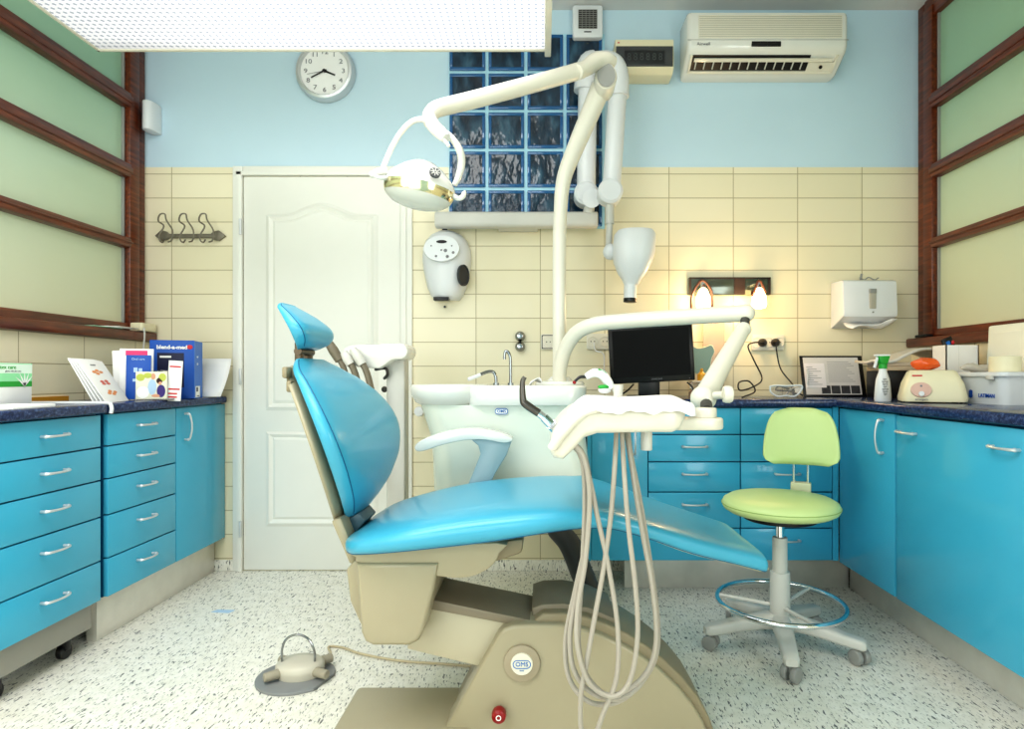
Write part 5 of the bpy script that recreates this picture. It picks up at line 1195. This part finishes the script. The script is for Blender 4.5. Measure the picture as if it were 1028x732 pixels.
print_ell('foliage_print', YEL, [(.06, .1, .018, .016), (.09, .108, .018, .012), (.15, .1, .016, .018)])
print_ell('shirt_print', LBLUE, [(.108, .058, .018, .034)]); print_ell('dress_print', PURP, [(.145, .04, .018, .028)])
print_ell('hair_print', HAIR, [(.138, .085, .013, .014)]); print_ell('face_print', SKIN, [(.112, .104, .010, .014), (.140, .078, .009, .011), (.125, .02, .02, .007)])
print_ell('glass_print', PAPER, [(.07, .035, .026, .026)])
m = MB(); m.box(.165, .225, .02, .024, .006, .185, .0006, M=Mf @ Matrix.Rotation(-.05, 4, 'X') @ Matrix.Rotation(.05, 4, 'Y')); br = tag(obj('brochure', m, PAPER), 'white brochure with red lettering in front of the blue box', 'brochure')
m = MB(); Mr = Mf @ Matrix.Rotation(-.05, 4, 'X') @ Matrix.Rotation(.05, 4, 'Y')
for (a, z) in ((.01, .155), (.01, .055), (.0, .035), (.0, .02)): m.box(.170, .208 + a, .0192, .02, z, z + .007, M=Mr)
obj('red_lettering', m, REDP, br)
# blue box
bl = Vector((xb(150, 2.66), 2.66, ZC)); Mf = facing(bl, math.radians(18))
t = thing('display_box', 'tall blue cardboard display box with white lettering', 'box', bl)
hh = .262
m = MB(); m.box(.0, .175, 0, .16, 0, hh, .002, M=Mf); bx = obj('carton', m, PRINTB, t)
m = MB(); m.box(.172, .176, .001, .16, 0, hh - .001, M=Mf); obj('carton_side', m, mat('print_blue_side', (40, 110, 200), .45), t)
m = MB(); m.box(.03, .135, -.001, 0, .05, .205, M=Mf); cut = obj('dark_cutout', m, PRINTD, bx)
m = MB(); m.box(.035, .12, -.002, -.001, .02, .13, M=Mf @ Matrix.Rotation(.07, 4, 'Y')); m.box(.04, .085, -.0022, -.001, .183, .192, M=Mf); obj('sample_leaflet', m, PAPER, cut)
m = MB(); add_text(m, 'blend-a-med', .024, (.088, -.0014, .230), bold=.0008); bmesh.ops.transform(m.bm, matrix=Mf, verts=m.bm.verts); m2 = obj('brand_text', m, PAPER, bx)
m = MB(); m.ell((.158, -.001, .232), .012, .001, .010, n=16); bmesh.ops.transform(m.bm, matrix=Mf, verts=m.bm.verts); obj('red_emblem', m, REDP, bx)
m = MB(); add_text(m, 'med', .016, (.176, .06, .19), R=Matrix.Rotation(PI / 2, 4, 'Z') @ FACE); add_text(m, 'oo', .02, (.1765, .06, .158), R=Matrix.Rotation(PI / 2, 4, 'Z') @ FACE); bmesh.ops.transform(m.bm, matrix=Mf, verts=m.bm.verts); obj('side_text', m, PAPER, bx)
m = MB(); m.box(.1765, .178, .02, .1, .004, .055, M=Mf); m.mi = 1; m.box(.178, .1785, .03, .06, .03, .05, M=Mf); m.box(.178, .1785, .04, .085, .008, .012, M=Mf); obj('sticker', m, [PAPER, PRINTD], bx)
# white paper leaning on wall
m = MB(); rows = []
for i in range(9):
    u = i / 8
    rows.append([Vector((xb(198, 3.0) + .18 * u, 2.985 - .02 * math.sin(u * 3) - .10 * (1 - v) ** 1.5 + .0, ZC + .002 + .185 * v)) for v in (0, .2, .4, .6, .8, 1)])
m.loft(rows, closed=False); o = obj('paper_sheet', m, PAPER, smooth=180); o.modifiers.new('Solid', 'SOLIDIFY').thickness = .0012; tag(o, 'white paper sheet leaning on the wall beside the blue box', 'paper')
# sill items
zs = 1.16 + .046
c = Vector((LX - .0, 2.94, zs)); m = MB(); m.prism(rrect(-1.985, 2.975, .075, .115, .012), zs, zs + .042, 'z', bev=.008); o = thing('power_adapter', 'white plug-in adapter on the left window sill corner', 'adapter', (-1.985, 2.97, zs)); obj('case', m, CREAM, o)
m = MB(); m.tube([(-1.955, 2.95, zs + .015), (-1.945, 2.93, zs + .01), (-1.940, 2.925, zs - .03), (-1.945, 2.92, zs - .12)], .004, n=8); obj('cable', m, LGREY, o)
m = MB()
for i, (a, b, c_) in enumerate(((2.62, 2.80, 0), (2.7, 2.86, .004), (2.76, 2.9, .008))):
    m = MB(); m.box(-2.0, -1.958 + .004 * i, a, b, zs + c_, zs + c_ + .004, .001); tag(obj('card', m, [mat('card_green', (150, 190, 160), .5), PAPER, LGREY][i]), ['green edged card lying lowest on the left window sill', 'white card lying on the green edged card on the left sill', 'grey card on top of the cards on the left sill'][i], 'card')
m = MB(); m.box(1.85, 1.885, 2.90, 2.99, 1.176, 1.19, .004); tag(obj('remote_control', m, DARK), 'small dark object lying on the right window sill corner', 'remote control')
m = MB(); c = P(224, 614, 2.52); m.prism([(c.x - .045, 2.51), (c.x + .035, 2.50), (c.x + .045, 2.53), (c.x - .03, 2.535)], .0005, .002, 'z'); tag(obj('paper_scrap', m, LBLUE), 'pale blue paper scrap lying on the floor before the door', 'paper scrap')
# radiator valve behind spittoon
t = thing('radiator_valve', 'white and chrome pipe valve on the tiles left of the basin', 'valve', P(424, 413, BY))
m = MB(); m.cyl((P(424, 0, 3).x, BY + .003, P(0, 413, 3).z), (P(424, 0, 3).x, 2.96, P(0, 413, 3).z), .016, n=18); m.cyl(P(425, 413, 2.98), P(436, 412, 2.98), .012, n=14); obj('valve_body', m, CHROME, t)
m = MB(); m.lathe([(0, 0), (.024, 0), (.026, .01), (.022, .03), (0, .032)], M=Matrix.Translation(P(421.5, 413, 2.965)) @ FACE, n=22); obj('valve_knob', m, WHITEP, t)

GR = {'drawer_cabinet': 'blue drawer cabinets', 'cupboard': 'blue cupboards', 'worktop': 'navy worktops', 'plinth': 'metal plinths', 'wall_socket': 'wall sockets', 'power_plug': 'plugs in the socket box', 'suction_handpiece': 'suction handpieces in the holder', 'brochure': 'brochures around the clear stand', 'booklet': 'stacked booklets', 'card': 'cards on the left window sill'}
for o in list(scn.objects):
    k_ = o.name.split('.')[0]
    if o.parent is None and 'label' in o and k_ in GR and 'group' not in o: o['group'] = GR[k_]
# ------------------------------------------------------------------ lights
def area(name, loc, rot, sx, sy, power, col=(1, 1, 1)):
    l = bpy.data.lights.new(name, 'AREA'); l.shape = 'RECTANGLE'; l.size = sx; l.size_y = sy; l.energy = power; l.color = col
    o = bpy.data.objects.new(name, l); COL.objects.link(o); o.location = loc; o.rotation_euler = rot; return o
area('window_light', (-1.0, -1.5, 1.35), (math.radians(88), 0, math.radians(-4)), 1.8, 1.6, 30, (1, .985, .96))  # soft fill lamp added behind the camera, no window there
area('ceiling_light_near', (-1.05, .45, 2.8), (0, 0, 0), 1.7, 1.5, 58, (1, .99, .97))  # unseen overhead fill added to light floor and upward faces
area('ceiling_light_back', (-.75, 1.78, 2.10), (0, 0, 0), 1.4, .6, 6, (1, 1, 1))
area('ceiling_bounce', (-.6, 1.9, 2.25), (math.radians(180), 0, 0), 1.5, .6, 4, (1, 1, 1))
area('side_window_light_right', (1.7, -.9, 1.2), (math.radians(84), 0, math.radians(58)), 1.3, 1.3, 34, (1, 1, .98))  # fill lamp added at right to brighten the left cabinet fronts
area('side_window_light', (-1.7, -.3, 1.7), (math.radians(80), 0, math.radians(-60)), 1.2, 1.2, 14, (1, 1, .98))  # fill lamp added at left, aimed across to the right side
for px in (706, 762):
    l = bpy.data.lights.new('bulb_light', 'POINT'); l.energy = 4.2; l.color = (1, .66, .34); l.shadow_soft_size = .03
    o = bpy.data.objects.new('bulb_light', l); COL.objects.link(o); o.location = P(px, 302, 2.905)

wd = bpy.data.worlds.new('room_ambient'); scn.world = wd; wd.use_nodes = True
wd.node_tree.nodes['Background'].inputs[0].default_value = (.9, .95, 1, 1); wd.node_tree.nodes['Background'].inputs[1].default_value = .3

# ------------------------------------------------------------------ camera
cam = bpy.data.cameras.new('camera'); co = bpy.data.objects.new('camera', cam); COL.objects.link(co)
co.location = (0, 0, H); co.rotation_euler = (PI / 2, 0, 0)
cam.sensor_fit = 'HORIZONTAL'; cam.sensor_width = 36; cam.lens = 36 * F / 1028
cam.shift_x = (514 - CX) / 1028; cam.shift_y = (CY - 366) / 1028; cam.clip_start = .02
scn.camera = co
scn.view_settings.view_transform = 'Standard'; scn.view_settings.look = 'Medium High Contrast'; scn.view_settings.exposure = -0.17; scn.view_settings.gamma = 1
scn.cycles.use_denoising = True
scn.cycles.max_bounces = 8; scn.cycles.diffuse_bounces = 4; scn.cycles.glossy_bounces = 4; scn.cycles.transmission_bounces = 6
scn.cycles.caustics_reflective = False; scn.cycles.caustics_refractive = False; scn.cycles.sample_clamp_indirect = 6
